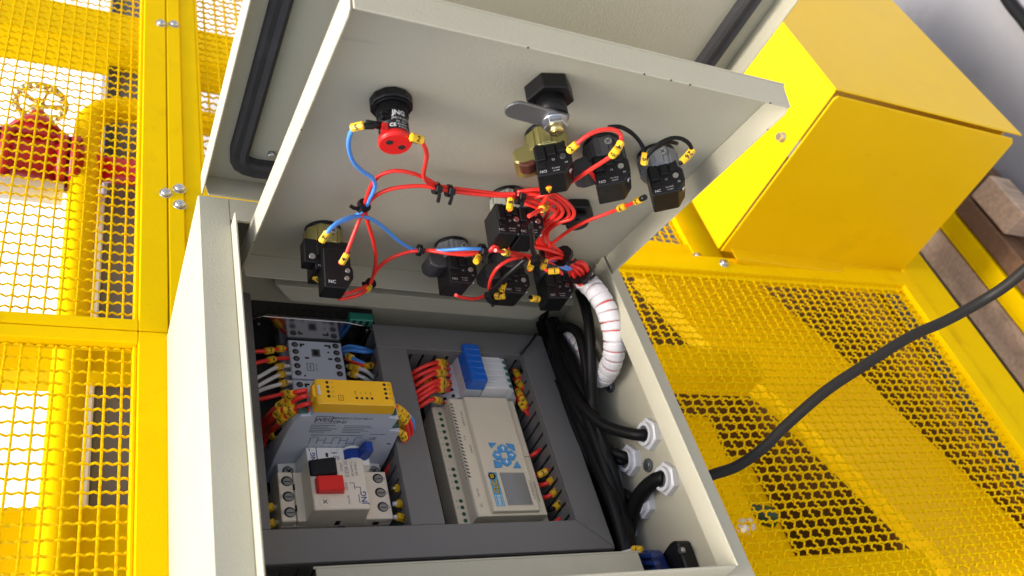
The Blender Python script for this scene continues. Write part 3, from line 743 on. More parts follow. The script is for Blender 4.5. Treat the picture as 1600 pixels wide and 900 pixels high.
part(t, 'start_button', MB().prism([(20, 80.6), (20, 82), (22, 83.5), (38, 87.5), (40.5, 87), (42, 83), (42, 80.6)], 'y', 29.0, 43.5, bev=1.0), 'black_plastic')
part(t, 'stop_button', MB().prism([(23, 80.6), (24, 86.5), (44.5, 87.5), (46, 80.6)], 'y', 13, 26.8, bev=0.8), 'red_plastic')
b = MB().ring((29.5, 6.2, 80.7), (0, 0, 1), 3.9, 4.6, 0.5).cyl((29.5, 6.2, 80.7), (0, 0, 1), 3.8, 0.4, 18); b.quad((29.5, 6.2, 81.2), (1, 1, 0), (-1, 1, 0), 4.6, 0.8, 1); b.quad((29.5, 6.2, 81.2), (1, -1, 0), (1, 1, 0), 4.6, 0.8, 1)
part(t, 'setting_dial', b, ['breaker_cream', 'ink_grey'])
b = MB(); ww = 80.85
b.text('JNG', 6.6, (61.5, 9.5, ww), XV, YU, 1, 0.02); b.quad((57.3, 8.5, ww), XV, YU, 8, 0.6, 1)
b.text('DZS8-32', 4.2, (50.5, 36, ww), XV, YU, 0); b.text('IEC60947-2', 2.9, (55, 36, ww), XV, YU, 0); b.text('GB14048.2', 2.9, (58.4, 36, ww), XV, YU, 0)
b.text('START', 2.9, (46.6, 38, ww), XV, YU, 1); b.text('STOP', 2.9, (48.6, 20, ww), XV, YU, 1)
b.text('4-6.3A', 2.8, (48.8, 8, ww), XV, YU, 0)
b.quad((55, 20, ww), XV, YU, 6, 0.6); b.quad((53, 23, ww), XU, (0, 1, 0), 4, 0.6); b.quad((57.5, 19, ww), XU, (0, 1, 0), 4.5, 0.6); b.quad((59.5, 17, ww), XV, YU, 4.5, 0.6)
for v, s in ((38, '1L1'), (24.5, '3L2'), (11, '5L3')): b.text(s, 2.3, (88, v, 63.45), XV, YU, 0)
for v, s in ((36, '2T1'), (22, '4T2'), (8, '6T3')): b.text(s, 2.2, (0.9, v, 63.45), XV, YU, 0)
part(t, 'lettering', b, ['ink_grey', 'ink_blue'])

# ---- programmable controller
t = thing('programmable_controller', 'long beige controller with blue arrow keys and a small grey screen', 'controller', org=(200, 66, 18))
p0, p1 = 3, 129.8
part(t, 'base', MB().box(156.4, 246, p0, p1, 18, 42.6, bev=0.7), 'plc_beige')
part(t, 'housing', MB().prism([(168, 42), (238.5, 42), (238, 56), (236.5, 57.4), (169.4, 57.4), (168.4, 55)], 'y', p0 + 0.5, p1 - 1, bev=0.6), 'plc_beige')
part(t, 'front', MB().prism([(181.8, 57), (229.2, 57), (228, 62), (183, 62)], 'y', p0 + 2.4, p1 - 1.5, bev=0.6), 'plc_beige')
tv = [121.5, 115, 108, 101, 94, 87, 80.5, 74, 60, 53.5, 47, 40.5, 27.5, 21, 14.5, 8]
disks(t, 'terminal_hole', [(163.6, v, 42.4) for v in tv], 1.9, 0.4, 'green_dark')
for k in range(22):
    v = 122 - k * 3.75
    part(t, 'vent_slot', MB().prism([(169.15, v), (171.4, v - 1.4), (171.4, v - 0.1), (169.15, v + 1.3)], 'z', 50, 57.6), 'hole')
part(t, 'side_vent', MB().add([(168.35, 122 - k * 3.75 + d, w) for k in range(22) for (d, w) in ((0, 45), (1.3, 45), (1.3, 54.5), (0, 54.5))], [(4 * k, 4 * k + 1, 4 * k + 2, 4 * k + 3) for k in range(22)]), 'hole')
def key(poly, nm='key'):
    part(t, nm, MB().prism(poly, 'z', 61.9, 63.6, bev=0.45), 'button_blue')
cx, cy = 207.5, 62
key([(194.6, 75.6), (202.6, 75.2), (196.4, 69.4)]); key([(212.6, 75.4), (220.4, 73.6), (219.6, 66.6), (213.4, 71.2)])
key([(194.6, 48.6), (201.6, 49.2), (203, 53.6), (195.4, 57.2)]); key([(213, 48.4), (221, 48.6), (218.6, 56)])
for a0 in range(4):
    q = [(-4.2, 3.4), (-5.4, 8.4), (0, 12.2), (5.4, 8.4), (4.2, 3.4)]
    c, s_ = [(1, 0), (0, 1), (-1, 0), (0, -1)][a0]
    key([(cx + x * c - y * s_, cy + (x * s_ + y * c)) for (x, y) in q])
b = MB()
for a0 in range(4):
    c, s_ = [(1, 0), (0, 1), (-1, 0), (0, -1)][a0]
    P = lambda x, y: (cx + x * c - y * s_, cy + x * s_ + y * c, 63.7)
    if a0 in (0, 2, 1, 3):
        d = Vector(P(0, 1)) - Vector(P(0, 0)); e = Vector(P(1, 0)) - Vector(P(0, 0))
        o = Vector(P(0, 7))
        b.add([o + d * 2.6, o - d * 0.2 + e * 1.8, o - d * 0.2 - e * 1.8], [(0, 1, 2)]); b.add([o + e * 0.55, o - e * 0.55, o - e * 0.55 - d * 2.4, o + e * 0.55 - d * 2.4], [(0, 1, 2, 3)])
part(t, 'arrow', b, 'ink_white')
part(t, 'screen', MB().box(197.6, 222.4, 10.6, 43.8, 61.6, 62.25, bev=0.2), 'lcd')
b = MB().box(196.6, 197.5, 9.8, 44.6, 62, 62.5).box(222.5, 223.4, 9.8, 44.6, 62, 62.5).box(197.6, 222.3, 9.8, 10.5, 62, 62.5).box(197.6, 222.3, 43.9, 44.6, 62, 62.5)
part(t, 'screen_frame', b, 'plc_beige')
b = MB().quad((190.6, 27.2, 62.05), XV, YU, 34.5, 8.6, 0)
b.quad((190.6, 16, 62.1), XV, YU, 10.4, 6.6, 3); b.quad((190.6, 16, 62.15), XV, YU, 9.6, 5.8, 0); b.text('WEG', 4.2, (190.6, 16, 62.2), XV, YU, 3, 0.03)
b.text('CLIC', 7.2, (190.9, 29.6, 62.15), XV, YU, 1, 0.07, 0.86); b.text('CLIC', 7.2, (190.7, 29.6, 62.25), XV, YU, 2, 0.015, 0.86)
b.cyl((189.6, 40.5, 62.1), (0, 0, 1), 3.7, 0.15, 20, m=1); b.text('02', 4.4, (189.6, 40.5, 62.25), XV, YU, 2, 0.03)
part(t, 'name_label', b, ['label_blue', 'ink_black', 'label_yellow', 'ink_white'])
b = MB()
b.text('INPUT 12 x DC', 2.5, (178, 106, 57.5), XV, YU); b.text('I1..I8', 2.5, (175, 84, 57.5), XV, YU); b.text('24V DC', 2.7, (174.5, 27, 57.5), XV, YU); b.text('DC', 2.7, (174.5, 14, 57.5), XV, YU)
b.text('ANALOG', 2.2, (178.4, 72, 57.5), XV, YU)
b.text('CLW-02/20HR-D', 2.7, (226, 26, 62.05), XV, YU); b.text('OUTPUT 8 x RELAY', 2.5, (233, 27, 57.5), XV, YU)
for v, s in zip(tv, ('V+', 'V-', 'I1', 'I2', 'I3', 'I4', 'I5', 'I6', 'I7', 'I8', 'A1', 'A2', 'A3', 'A4', '+', '-')): b.text(s, 2.0, (159.4, v, 42.7), XV, YU)
part(t, 'lettering', b, 'ink_black')
part(t, 'seam', MB().box(229.4, 237.4, 64, 64.5, 57.2, 57.5), 'ink_grey')

# ---- six slim interface relays with blue levers
for k in range(6):
    v0 = 133.2 + k * 7.45; v1 = v0 + 7.2
    lab = ['nearest to the long beige controller', 'second from the long beige controller', 'third from the long beige controller', 'third from the upper grey duct', 'second from the upper grey duct', 'nearest to the upper grey duct'][k]
    t = thing('interface_relay', 'slim white interface relay with blue lever, ' + lab, 'relay', org=(200, v0, 18), group='slim white interface relays')
    part(t, 'base', MB().prism([(160, 18), (160, 36), (166, 42), (174, 48), (183, 55), (184, 66), (202, 66), (203, 45), (232, 45), (236, 58), (242, 56), (246, 46), (246, 18)], 'y', v0, v1, bev=0.35), 'terminal_grey')
    part(t, 'relay_block', MB().box(203.2, 228.4, v0 + 0.1, v1 - 0.1, 45, 70.5, bev=0.5), 'terminal_white')
    part(t, 'terminal_head', MB().prism([(228.6, 46), (235.6, 46), (235.6, 66), (233, 69), (228.6, 69.5)], 'y', v0 + 0.1, v1 - 0.1, bev=0.4), 'terminal_white')
    part(t, 'terminal_screw', MB().cyl((232, (v0 + v1) / 2, 69.0), (0.25, 0, 1), 2.3, 0.5, 12).cyl((232.2, (v0 + v1) / 2, 69.4), (0.25, 0, 1), 1.4, 0.3, 10, m=1), ['green_plastic', 'ink_grey'])
    part(t, 'lever', MB().prism([(184.4, 66), (185.4, 80), (188, 82.5), (194, 81.5), (201.6, 82), (202.8, 72), (202.4, 66)], 'y', v0, v1, bev=0.7), 'blue_plastic')
    each(t, 'wire_entry', [MB().box(169.5, 172.3, v0 + 2.2, v1 - 2.4, 44.6, 46.9), MB().box(176.5, 179, v0 + 2.2, v1 - 2.4, 49.6, 52.2)], 'hole')
solid('end_bracket', MB().prism([(162, 18), (162, 34), (168, 38), (172, 46), (180, 50), (232, 50), (238, 44), (238, 18)], 'y', 130.1, 133.0, bev=0.4), 'terminal_grey', 'grey end clamp between the white relays and the beige controller', 'clamp', org=(200, 131, 18))

# ================================================================== WIRES IN THE CABINET
K1 = 'wires from the left duct to the contactors'
for i, (pts, c, mk, lab) in enumerate((
    ([(-12.2, 172.2, 58.0), (-4.3, 175.1, 56.0), (4.9, 178.1, 54.0), (17.5, 187.1, 47.0), (26.0, 192.7, 40.0)], 'red_pvc', ((.42, '7'), (.72, '2')), 'topmost red wire entering the grey contactor from the left'),
    ([(-13.1, 157.6, 58.0), (-5.4, 161.8, 57.0), (4.0, 167.0, 54.0), (16.5, 175.7, 47.0), (26.9, 182.0, 40.0)], 'red_pvc', ((.45, '4'),), 'second red wire entering the grey contactor from the left'),
    ([(-12.6, 141.5, 56.0), (-3.9, 146.8, 58.0), (9.0, 158.6, 54.0), (20.1, 167.8, 46.0), (27.7, 172.3, 40.0)], 'white_pvc', ((.66, '1'),), 'upper white wire entering the grey contactor from the left'),
    ([(-12.1, 132.6, 56.0), (-3.9, 136.8, 60.0), (10.0, 148.4, 56.0), (21.1, 159.0, 46.0), (28.1, 164.1, 40.0)], 'white_pvc', ((.66, '1'),), 'middle white wire entering the grey contactor from the left'),
    ([(-12.0, 129.3, 54.0), (-2.2, 132.2, 58.0), (10.6, 139.3, 55.0), (21.4, 149.6, 46.0), (27.8, 153.8, 40.0)], 'white_pvc', ((.66, '3'),), 'lowest white wire entering the grey contactor from the left'),
    ([(-12.4, 121.8, 54.0), (-2.5, 123.4, 56.0), (10.2, 129.6, 53.0), (22.1, 139.7, 44.0), (28.6, 145.2, 38.0)], 'red_pvc', ((.66, '9'),), 'third red wire entering the grey contactor from the left'))):
    wire('contactor_wire', lab, pts, c, 1.9, marks=mk, group=K1)
for pts, c, mk, lab in (
    ([(78.6, 195.6, 42.0), (82.3, 192.5, 50.0), (91.4, 184.2, 58.0), (109.0, 184.1, 52.0)], 'blue_pvc', (), 'upper blue wire between the contactor and the middle duct'),
    ([(78.7, 190.8, 44.0), (82.4, 182.9, 56.0), (93.1, 178.0, 60.0), (109.0, 183.2, 56.0)], 'blue_pvc', (), 'middle blue wire between the contactor and the middle duct'),
    ([(79.7, 189.4, 42.0), (83.1, 174.4, 54.0), (91.7, 164.9, 58.0), (106.7, 166.0, 50.0)], 'blue_pvc', ((.28, '6'),), 'lower blue wire between the contactor and the middle duct'),
    ([(80.2, 183.9, 42.0), (84.9, 170.0, 54.0), (92.6, 162.7, 58.0), (107.4, 169.8, 54.0)], 'red_pvc', ((.78, '8'),), 'short red wire between the contactor and the middle duct'),
    ([(80.2, 174.6, 42.0), (83.9, 163.0, 54.0), (91.7, 156.6, 58.0), (105.3, 153.0, 48.0)], 'white_pvc', ((.3, '2'), (.45, '1')), 'white wire between the contactor and the middle duct'),
    ([(80.2, 165.4, 42.0), (83.5, 156.3, 52.0), (89.7, 152.1, 54.0), (101.8, 151.4, 46.0)], 'white_pvc', ((.35, '5'),), 'short white wire just above the yellow relay')):
    wire('contactor_wire', lab, pts, c, 1.9, marks=mk, group='wires from the contactors to the middle duct')
# left of the safety relay
for k, (pts, c) in enumerate((
    ([(-7.5, 89.5, 40.0), (-4.7, 91.3, 58.0)] + [(-5.2, 78.0, 94.6), (1.3, 76.0, 110.5), (5.8, 75.0, 121.4), (13.0, 75.0, 125.1)], 'red_pvc'),
    ([(-7.0, 81.8, 40.0), (-3.2, 83.7, 58.0)] + [(-1.8, 74.0, 91.6), (3.4, 71.0, 108.1), (8.1, 70.0, 118.2), (15.3, 70.0, 121.9)], 'red_pvc'),
    ([(-9.2, 96.0, 40.0), (-6.9, 96.3, 60.0)] + [(-6.4, 84.0, 93.2), (0.3, 82.0, 108.3), (4.5, 81.0, 120.8), (13.0, 81.0, 123.8)], 'red_pvc'),
    ([(-5.5, 104.0, 40.0), (-2.3, 100.4, 60.0)] + [(-3.0, 76.0, 102.6), (4.1, 72.0, 110.2), (8.4, 68.0, 111.6), (15.5, 68.0, 116.2)], 'red_pvc'),
    ([(-1.1, 86.9, 44.0)] + [(-0.4, 80.0, 63.4), (2.1, 76.0, 74.7), (5.3, 72.0, 91.2), (11.0, 70.0, 101.2)], 'cable_black'))):
    wire('relay_wire', ['top red', 'second red', 'uppermost red', 'lowest red', 'black'][k] + ' wire with yellow sleeve looping into the left of the yellow relay', pts, c, 2.1, marks=((.70, '3' if k % 2 else '0'), (.84, '5')) if k < 4 else ((.35, '1'),), group='wires left of the yellow relay')
for k, pts in enumerate((
    [(86.7, 78.0, 111.1), (95.1, 78.0, 106.1), (104.7, 77.0, 96.9), (113.6, 75.0, 81.2), (112.6, 70.0, 65.2), (106.9, 64.0, 46.3), (102.3, 60.0, 28.0)],
    [(84.8, 72.0, 113.8), (94.3, 72.0, 105.2), (102.8, 71.0, 95.9), (109.9, 69.0, 78.2), (107.7, 65.0, 62.7), (103.2, 60.0, 44.4), (98.6, 56.0, 30.2)],
    [(97.5, 80.0, 84.9), (106.8, 80.0, 81.5), (115.0, 78.0, 73.1), (116.9, 74.0, 61.3), (112.3, 69.0, 46.8), (106.6, 63.0, 27.3)],
    [(96.1, 70.0, 84.0), (101.1, 69.0, 85.6), (105.7, 67.0, 79.1), (105.8, 64.0, 68.1), (101.9, 60.0, 52.4), (97.3, 56.0, 38.4)])):
    wire('relay_wire', ['outermost', 'second', 'third', 'innermost'][k] + ' red wire curving down from the right of the yellow relay', pts, 'red_pvc', 2.1, marks=((.12, '1'), (.22, '2')), group='wires right of the yellow relay')
wire('relay_wire', 'short blue wire beside the yellow relay and its red wires', [(96.6, 82.5, 100.0), (103.8, 80.1, 98.0), (112.1, 79.4, 90.0), (117.7, 78.7, 76.0)], 'blue_pvc', 1.9)
for k, (pts, c) in enumerate((([(95.2, 31.1, 58.0), (99.0, 30.4, 60.0), (106.6, 30.9, 58.0), (119.8, 36.9, 44.0)], 'brass'), ([(93.8, 16.4, 58.0), (98.1, 15.7, 60.0), (104.9, 15.6, 58.0), (118.5, 20.6, 44.0)], 'white_pvc'), ([(91.7, 3.9, 58.0), (95.9, 3.2, 60.0), (102.5, 2.4, 58.0), (115.7, 6.0, 44.0)], 'white_pvc'))):
    wire('breaker_wire', ['top', 'middle', 'bottom'][k] + ' sleeved wire leaving the right of the cream motor breaker', pts, c, 2.2, marks=((.32, '2'),), group='wires right of the motor breaker')
for k, pts in enumerate(([(4.7, 21.5, 46.0), (-2.3, 20.4, 50.0), (-7.9, 18.8, 52.0), (-11.1, 22.5, 40.0)], [(4.7, 9.4, 46.0), (-2.4, 6.8, 50.0), (-7.9, 4.7, 52.0), (-11.1, 8.9, 40.0)])):
    wire('breaker_wire', ['upper', 'lower'][k] + ' sleeved wire leaving the left of the cream motor breaker', pts, 'white_pvc', 2.2, marks=((.5, '4'),), group='wires left of the motor breaker')
for k, (pts, mk) in enumerate((
    ([(133.0, 152.0, 60.0), (138.3, 152.9, 68.0), (150.7, 157.4, 72.0), (167.4, 167.2, 64.0), (187.1, 178.0, 46.0)], ((.55, '1'), (.68, '0'))),
    ([(133.3, 146.7, 60.0), (139.7, 146.9, 68.0), (152.1, 151.3, 72.0), (168.5, 162.6, 62.0), (186.4, 171.5, 46.0)], ((.60, '2'),)),
    ([(132.9, 137.7, 60.0), (139.5, 139.4, 68.0), (150.8, 145.2, 72.0), (166.9, 155.4, 62.0), (185.3, 163.4, 46.0)], ((.52, '4'), (.66, '1'))),
    ([(132.8, 130.3, 60.0), (140.3, 133.5, 66.0), (149.9, 137.6, 70.0), (166.2, 148.4, 60.0), (184.5, 157.0, 46.0)], ((.58, '3'),)),
    ([(134.2, 127.4, 58.0), (141.3, 129.1, 64.0), (151.3, 134.7, 68.0), (167.6, 145.4, 58.0), (185.6, 152.3, 44.0)], ((.58, '8'), (.70, '1'))),
    ([(134.3, 121.5, 58.0), (141.9, 125.4, 64.0), (152.6, 131.1, 66.0), (169.5, 141.7, 54.0), (185.9, 147.6, 42.0)], ((.56, '6'),)),
    ([(135.4, 117.2, 56.0), (141.3, 118.9, 62.0), (149.8, 123.6, 62.0), (166.6, 133.1, 46.0), (177.1, 137.9, 38.0)], ((.50, '5'), (.64, '2'))),
    ([(138.2, 151.6, 48.0), (143.1, 150.3, 52.0), (150.2, 149.9, 54.0), (163.7, 157.6, 50.0), (184.0, 160.0, 40.0)], ((.36, '7'),)),
    ([(138.2, 134.3, 46.0), (142.5, 133.7, 52.0), (150.2, 137.0, 54.0), (165.1, 148.3, 48.0), (183.3, 150.6, 40.0)], ((.36, '9'),)))):
    wire('relay_wire', ['topmost', 'second', 'third', 'fourth', 'fifth', 'sixth', 'lowest', 'deeper upper', 'deeper lower'][k] + ' red wire from the middle duct into the slim white relays', pts, 'red_pvc', 2.1, marks=mk, group='red wires entering the slim white relays')
for k, (pts, mk) in enumerate((
    ([(252.2, 176.3, 50.0), (252.1, 164.1, 56.0), (254.7, 152.9, 56.0), (262.1, 144.1, 50.0)], ((.45, '1'),)),
    ([(250.5, 162.2, 50.0), (251.3, 151.1, 56.0), (255.8, 141.7, 56.0), (262.9, 132.2, 50.0)], ((.4, '2'),)),
    ([(249.5, 150.8, 50.0), (248.1, 137.4, 56.0), (250.5, 125.8, 56.0), (260.2, 118.1, 50.0)], ((.3, '1'), (.62, '0'))),
    ([(247.6, 141.0, 48.0), (247.2, 128.7, 54.0), (250.1, 118.7, 54.0), (259.6, 114.8, 46.0)], ((.5, '4'),)))):
    wire('relay_wire', ['top', 'second', 'third', 'bottom'][k] + ' red wire leaving the right side of the slim white relays', pts, 'red_pvc', 2.0, marks=mk, group='red wires right of the slim white relays')
for k, (pts, c, mk) in enumerate((
    ([(240.8, 71.3, 44.0), (243.6, 69.6, 52.0), (250.7, 73.4, 54.0), (264.8, 84.7, 46.0)], 'red_pvc', ()),
    ([(243.2, 51.6, 44.0), (243.9, 47.9, 52.0), (250.9, 50.1, 56.0), (267.4, 64.5, 48.0)], 'red_pvc', ((.3, '3'),)),
    ([(243.0, 41.9, 44.0), (246.2, 37.5, 52.0), (253.1, 39.8, 56.0), (268.7, 53.1, 48.0)], 'red_pvc', ((.42, '1'),)),
    ([(243.0, 28.3, 44.0), (246.2, 24.7, 52.0), (252.4, 26.9, 56.0), (268.5, 39.8, 48.0)], 'red_pvc', ((.42, '2'),)),
    ([(241.6, 15.0, 44.0), (246.1, 11.5, 52.0), (251.6, 13.6, 56.0), (267.8, 26.8, 48.0)], 'cable_black', ((.42, '8'),)),
    ([(249.8, 3.0, 44.0), (253.8, 3.3, 50.0), (258.1, 6.1, 54.0), (269.4, 15.3, 48.0)], 'red_pvc', ()))):
    wire('controller_wire', ['topmost short red', 'second short red', 'third short red', 'fourth short red', 'black', 'lowest short red'][k] + ' wire between the beige controller and the right duct', pts, c, 2.0, marks=mk, group='wires right of the controller')
solid('cable_tie', MB().tube([(249.7, 174.8, 60.0), (250.1, 172.8, 78.0), (260.5, 182.7, 84.0), (267.8, 191.0, 88.0)], 1.3, 6), 'black_plastic', 'thin black cable tie leaning across the corner of the grey ducts', 'cable tie')

# ================================================================== RIGHT CHANNEL: glands, black cables
WALL = 318
for k, (v, w, lab) in enumerate(((36, 137, 'upper front white cable gland nut'), (34, 98, 'upper middle white cable gland nut'), (38, 62, 'upper rear white cable gland nut'), (-10, 136, 'lower front white cable gland nut holding the thick cable'), (-8, 94, 'lower middle white cable gland nut'), (-12, 56, 'lower rear white cable gland nut'))):
    t = thing('cable_gland', lab + ' on the cabinet wall', 'cable gland', org=(WALL, v, w), group='white cable glands')
    n0 = WALL - 0.05
    b = MB().cyl((n0, v, w), (-1, 0, 0), 14.6, 6.0, 6, smooth=False, rot=0.35).cyl((n0 - 6.0, v, w), (-1, 0, 0), 14.0, 0.8, 6, r2=12.6, smooth=False, rot=0.35)
    part(t, 'lock_nut', b, 'gland_white')
    part(t, 'thread_ring', MB().ring((n0 - 6.7, v, w), (-1, 0, 0), 7.6, 10.6, 3.4, 24), 'gland_white')
    part(t, 'seal', MB().cyl((n0 - 6.8, v, w), (-1, 0, 0), 7.5, 2.0, 20), 'rubber_grey')
    part(t, 'outer_body', MB().cyl((CU1 + 0.3, v, w), (1, 0, 0), 13, 9, 6, smooth=False).cyl((CU1 + 9.3, v, w), (1, 0, 0), 11, 12, 20, r2=9), 'gland_white')
CG = 'black cables in the right channel'
def cable(label, pts, r, m='cable_black', group=CG): return solid('cable', MB().tube(pts, r, 12, step=5), m, label, 'cable', group=group, org=pts[0])
cable('black cable sweeping into the upper front gland', [(312, 36, 137)] + [(306.0, 36.2, 134.5), (297.0, 48.7, 122.2), (288.0, 64.7, 111.2), (281.0, 86.7, 104.6), (278.0, 114.3, 99.7), (278.0, 143.9, 95.9), (280.0, 170.3, 95.7), (284.0, 201.9, 99.0)], 5.4)
cable('black cable curving into the upper middle gland', [(312, 34, 98)] + [(306.0, 35.2, 102.4), (298.0, 48.4, 93.9), (290.0, 66.2, 90.6), (284.0, 88.5, 89.9), (281.0, 115.1, 89.6), (280.0, 142.7, 89.4), (280.0, 169.4, 88.8)], 4.8)
cable('thin black cable beside it into the upper middle gland', [(312, 36, 96)] + [(307.0, 34.4, 96.1), (300.0, 46.6, 86.2), (292.0, 64.5, 78.5), (286.0, 88.3, 75.7), (283.0, 116.5, 74.4), (282.0, 141.3, 74.9)], 4.4)
cable('black cable ending in the upper rear gland', [(312, 38, 62)] + [(306.0, 44.0, 72.9), (298.0, 65.1, 71.3), (292.0, 91.6, 70.1), (289.0, 122.1, 70.3), (288.0, 149.6, 70.9)], 5.0)
cable('black cable ending in the lower middle gland behind the thick cable', [(312, -8, 94)] + [(308.0, 1.0, 87.1), (302.0, 15.4, 78.9), (293.0, 30.1, 77.3), (287.0, 50.5, 75.9), (284.0, 84.1, 75.3), (283.0, 121.1, 74.5)], 5.2)
cable('thick black cable bending down out of the lower front gland', [(313, -10, 136)] + [(311.0, -7.6, 132.3), (308.0, -5.1, 118.1), (306.0, -7.3, 100.8), (305.0, -14.2, 84.2), (304.0, -25.4, 69.2), (303.0, -40.5, 56.6), (302.0, -57.3, 47.7), (301.0, -75.2, 41.7)], 7.2)
cable('straight black cable lying along the edge of the right duct', [(292.0, 223.7, 69.6), (290.0, 192.5, 69.9), (290.0, 140.1, 72.8), (291.0, 85.7, 75.3), (292.0, 31.4, 77.4), (293.0, -9.2, 78.4), (294.0, -39.1, 77.7), (295.0, -65.1, 69.5)], 6.2)
cable('second straight black cable under the first along the duct', [(294.0, 185.1, 79.1), (293.0, 145.6, 76.4), (293.0, 95.7, 78.2), (294.0, 47.0, 79.1), (295.0, 4.6, 79.3), (296.0, -26.3, 77.0), (297.0, -52.7, 68.7), (298.0, -80.1, 58.1)], 5.4)
cable('black cable rising from the channel behind the inner door', [(294.0, 234.9, 93.1), (294.0, 231.1, 77.0), (294.0, 219.6, 64.2), (292.0, 195.6, 61.0), (290.0, 155.0, 64.0), (289.0, 105.5, 66.5)], 4.8)
cable('black cable looping over at the top of the channel', [(287.0, 170.7, 65.0), (287.0, 182.7, 76.3), (287.0, 189.0, 90.2), (287.0, 183.5, 108.7), (287.0, 170.6, 122.7), (287.0, 155.1, 128.4), (287.0, 139.3, 126.2), (287.0, 119.4, 119.6), (287.0, 98.5, 112.1), (289.0, 77.9, 104.9), (292.0, 53.7, 98.5), (296.0, 26.4, 92.7), (299.0, -4.4, 83.3), (301.0, -36.2, 72.0), (302.0, -69.0, 58.9)], 5.0)
cable('black cable dropping from behind the inner door past the white loom', [(290.0, 195.6, 150.3), (288.0, 174.7, 151.6), (286.0, 153.9, 149.7), (285.0, 132.9, 141.4), (285.0, 112.3, 128.4), (288.0, 94.3, 112.7), (291.0, 73.6, 100.8), (295.0, 50.4, 93.0), (299.0, 18.3, 84.0), (302.0, -15.2, 73.9), (304.0, -49.5, 61.9), (304.0, -75.2, 53.3)], 5.2)
for k, (du, dp) in enumerate(((0, 0), (4, 14), (-3, 26), (6, 36))):
    cable(['first', 'second', 'third', 'fourth'][k] + ' thick dark cable packed low in the channel bundle', [(p[0] + du, p[1] - dp * 0.25, p[2] - dp) for p in [(296.0, 216.8, 83.2), (296.0, 183.0, 76.7), (296.0, 129.0, 77.3), (296.0, 72.4, 81.8), (296.0, 25.1, 84.0), (296.0, -15.8, 80.8), (296.0, -53.4, 70.0), (296.0, -78.3, 60.6)]], 8.0)
for k, pts in enumerate(([(284.0, 182.1, 92.0), (284.0, 153.0, 97.2), (285.0, 113.1, 97.7), (287.0, 80.2, 96.5), (290.0, 47.3, 92.4), (293.0, 16.3, 87.4), (296.0, -15.7, 78.3), (298.0, -51.6, 66.4), (300.0, -78.9, 55.4)],
    [(288.0, 186.2, 92.6), (288.0, 153.2, 101.2), (288.0, 114.9, 101.5), (290.0, 80.5, 99.2), (293.0, 45.6, 94.9), (296.0, 13.6, 86.3), (298.0, -19.9, 76.7), (300.0, -54.4, 65.7), (301.0, -79.6, 56.7)],
    [(290.0, 190.0, 78.0), (290.0, 153.4, 81.8), (290.0, 115.1, 83.0), (291.0, 77.0, 83.6), (294.0, 38.6, 81.3), (296.0, 4.3, 79.7), (298.0, -29.9, 72.0), (300.0, -58.8, 62.6), (301.0, -81.3, 54.2)],
    [(284.0, 174.0, 86.5), (284.0, 147.2, 84.0), (285.0, 109.8, 83.6), (287.0, 71.9, 82.4), (290.0, 34.2, 80.6), (293.0, -1.6, 78.7), (296.0, -34.8, 69.7), (298.0, -61.3, 61.9), (300.0, -81.1, 53.8)])):
    cable(['fifth', 'sixth', 'seventh', 'eighth'][k] + ' dark cable in the middle of the channel bundle', pts, 6.5)
cable('dark cable deep in the channel beside the duct', [(290.0, 171.2, 75.0), (288.0, 134.1, 80.5), (288.0, 93.9, 82.7), (288.0, 53.5, 83.0), (289.0, 11.2, 84.9), (291.0, -21.9, 80.6), (293.0, -54.0, 71.4), (295.0, -81.1, 60.4)], 6.5)
cable('dark cable deepest in the channel against the back', [(300.0, 161.8, 66.6), (299.0, 121.3, 71.9), (298.0, 82.3, 76.2), (297.0, 39.0, 78.5), (297.0, 7.4, 80.1), (298.0, -22.7, 76.0), (299.0, -55.0, 67.1), (300.0, -79.8, 57.1)], 6.5)
# thick cable outside the cabinet, crossing the guard
cable('thick black cable crossing in front of the yellow guard', [(330, -10, 136), (345, -14, 137)] + [(353.9, -13.8, 147.7), (372.2, -13.7, 160.7), (390.9, -8.2, 179.4), (410.4, 3.2, 201.4), (441.0, 18.1, 231.6), (472.4, 28.1, 257.5), (509.8, 39.0, 286.8), (543.3, 44.3, 307.8), (567.8, 47.2, 335.9), (572.9, 45.2, 361.2), (574.3, 44.9, 393.7)], 4.9, 'cable_outdoor', None)
# blue plug, black bracket, white lead
t = thing('wall_bracket', 'black triangular bracket with a shiny stud on the cabinet wall', 'bracket', org=(WALL, -70, 110))
bp_ = [(317.6, -69.2, 80.8), (317.6, -66.6, 88.4), (317.6, -62.0, 119.6), (317.6, -62.9, 125.4), (317.6, -66.7, 130.1), (317.6, -72.5, 130.0), (317.6, -94.0, 128.6)]
part(t, 'plate', MB().prism([(p[1], p[2]) for p in bp_], 'x', 304, 317.6, bev=1.2), 'black_plastic')
q = [(303.0, -75.9, 133.2)][0]
part(t, 'stud', MB().cyl((304.4, q[1], q[2]), (-1, 0, 0), 2.6, 4, 14), 'zinc')
t = thing('plug', 'dark blue plug lying in the lower corner of the cabinet', 'plug', org=(292, -88, 100))
pp = [(296.0, -58.5, 60.3), (296.0, -52.0, 67.4), (296.0, -50.6, 85.2), (296.0, -52.6, 92.1), (296.0, -62.8, 109.9), (296.0, -68.4, 111.4), (296.0, -75.1, 111.0), (296.0, -87.0, 115.3)]
part(t, 'body', MB().prism([(p[1], p[2]) for p in pp], 'x', 286, 302, bev=1.5), 'blue_dark')
pp = [(284.0, -69.3, 97.9), (284.0, -68.1, 103.3), (284.0, -77.5, 121.0), (284.0, -82.4, 121.8)]
part(t, 'rib', MB().prism([(p[1], p[2]) for p in pp], 'x', 281, 286.5, bev=0.8), 'blue_dark')
pp = [(284.0, -62.9, 102.4), (284.0, -62.6, 106.1), (284.0, -70.9, 121.4), (284.0, -75.9, 122.2), (284.0, -65.9, 102.6)]
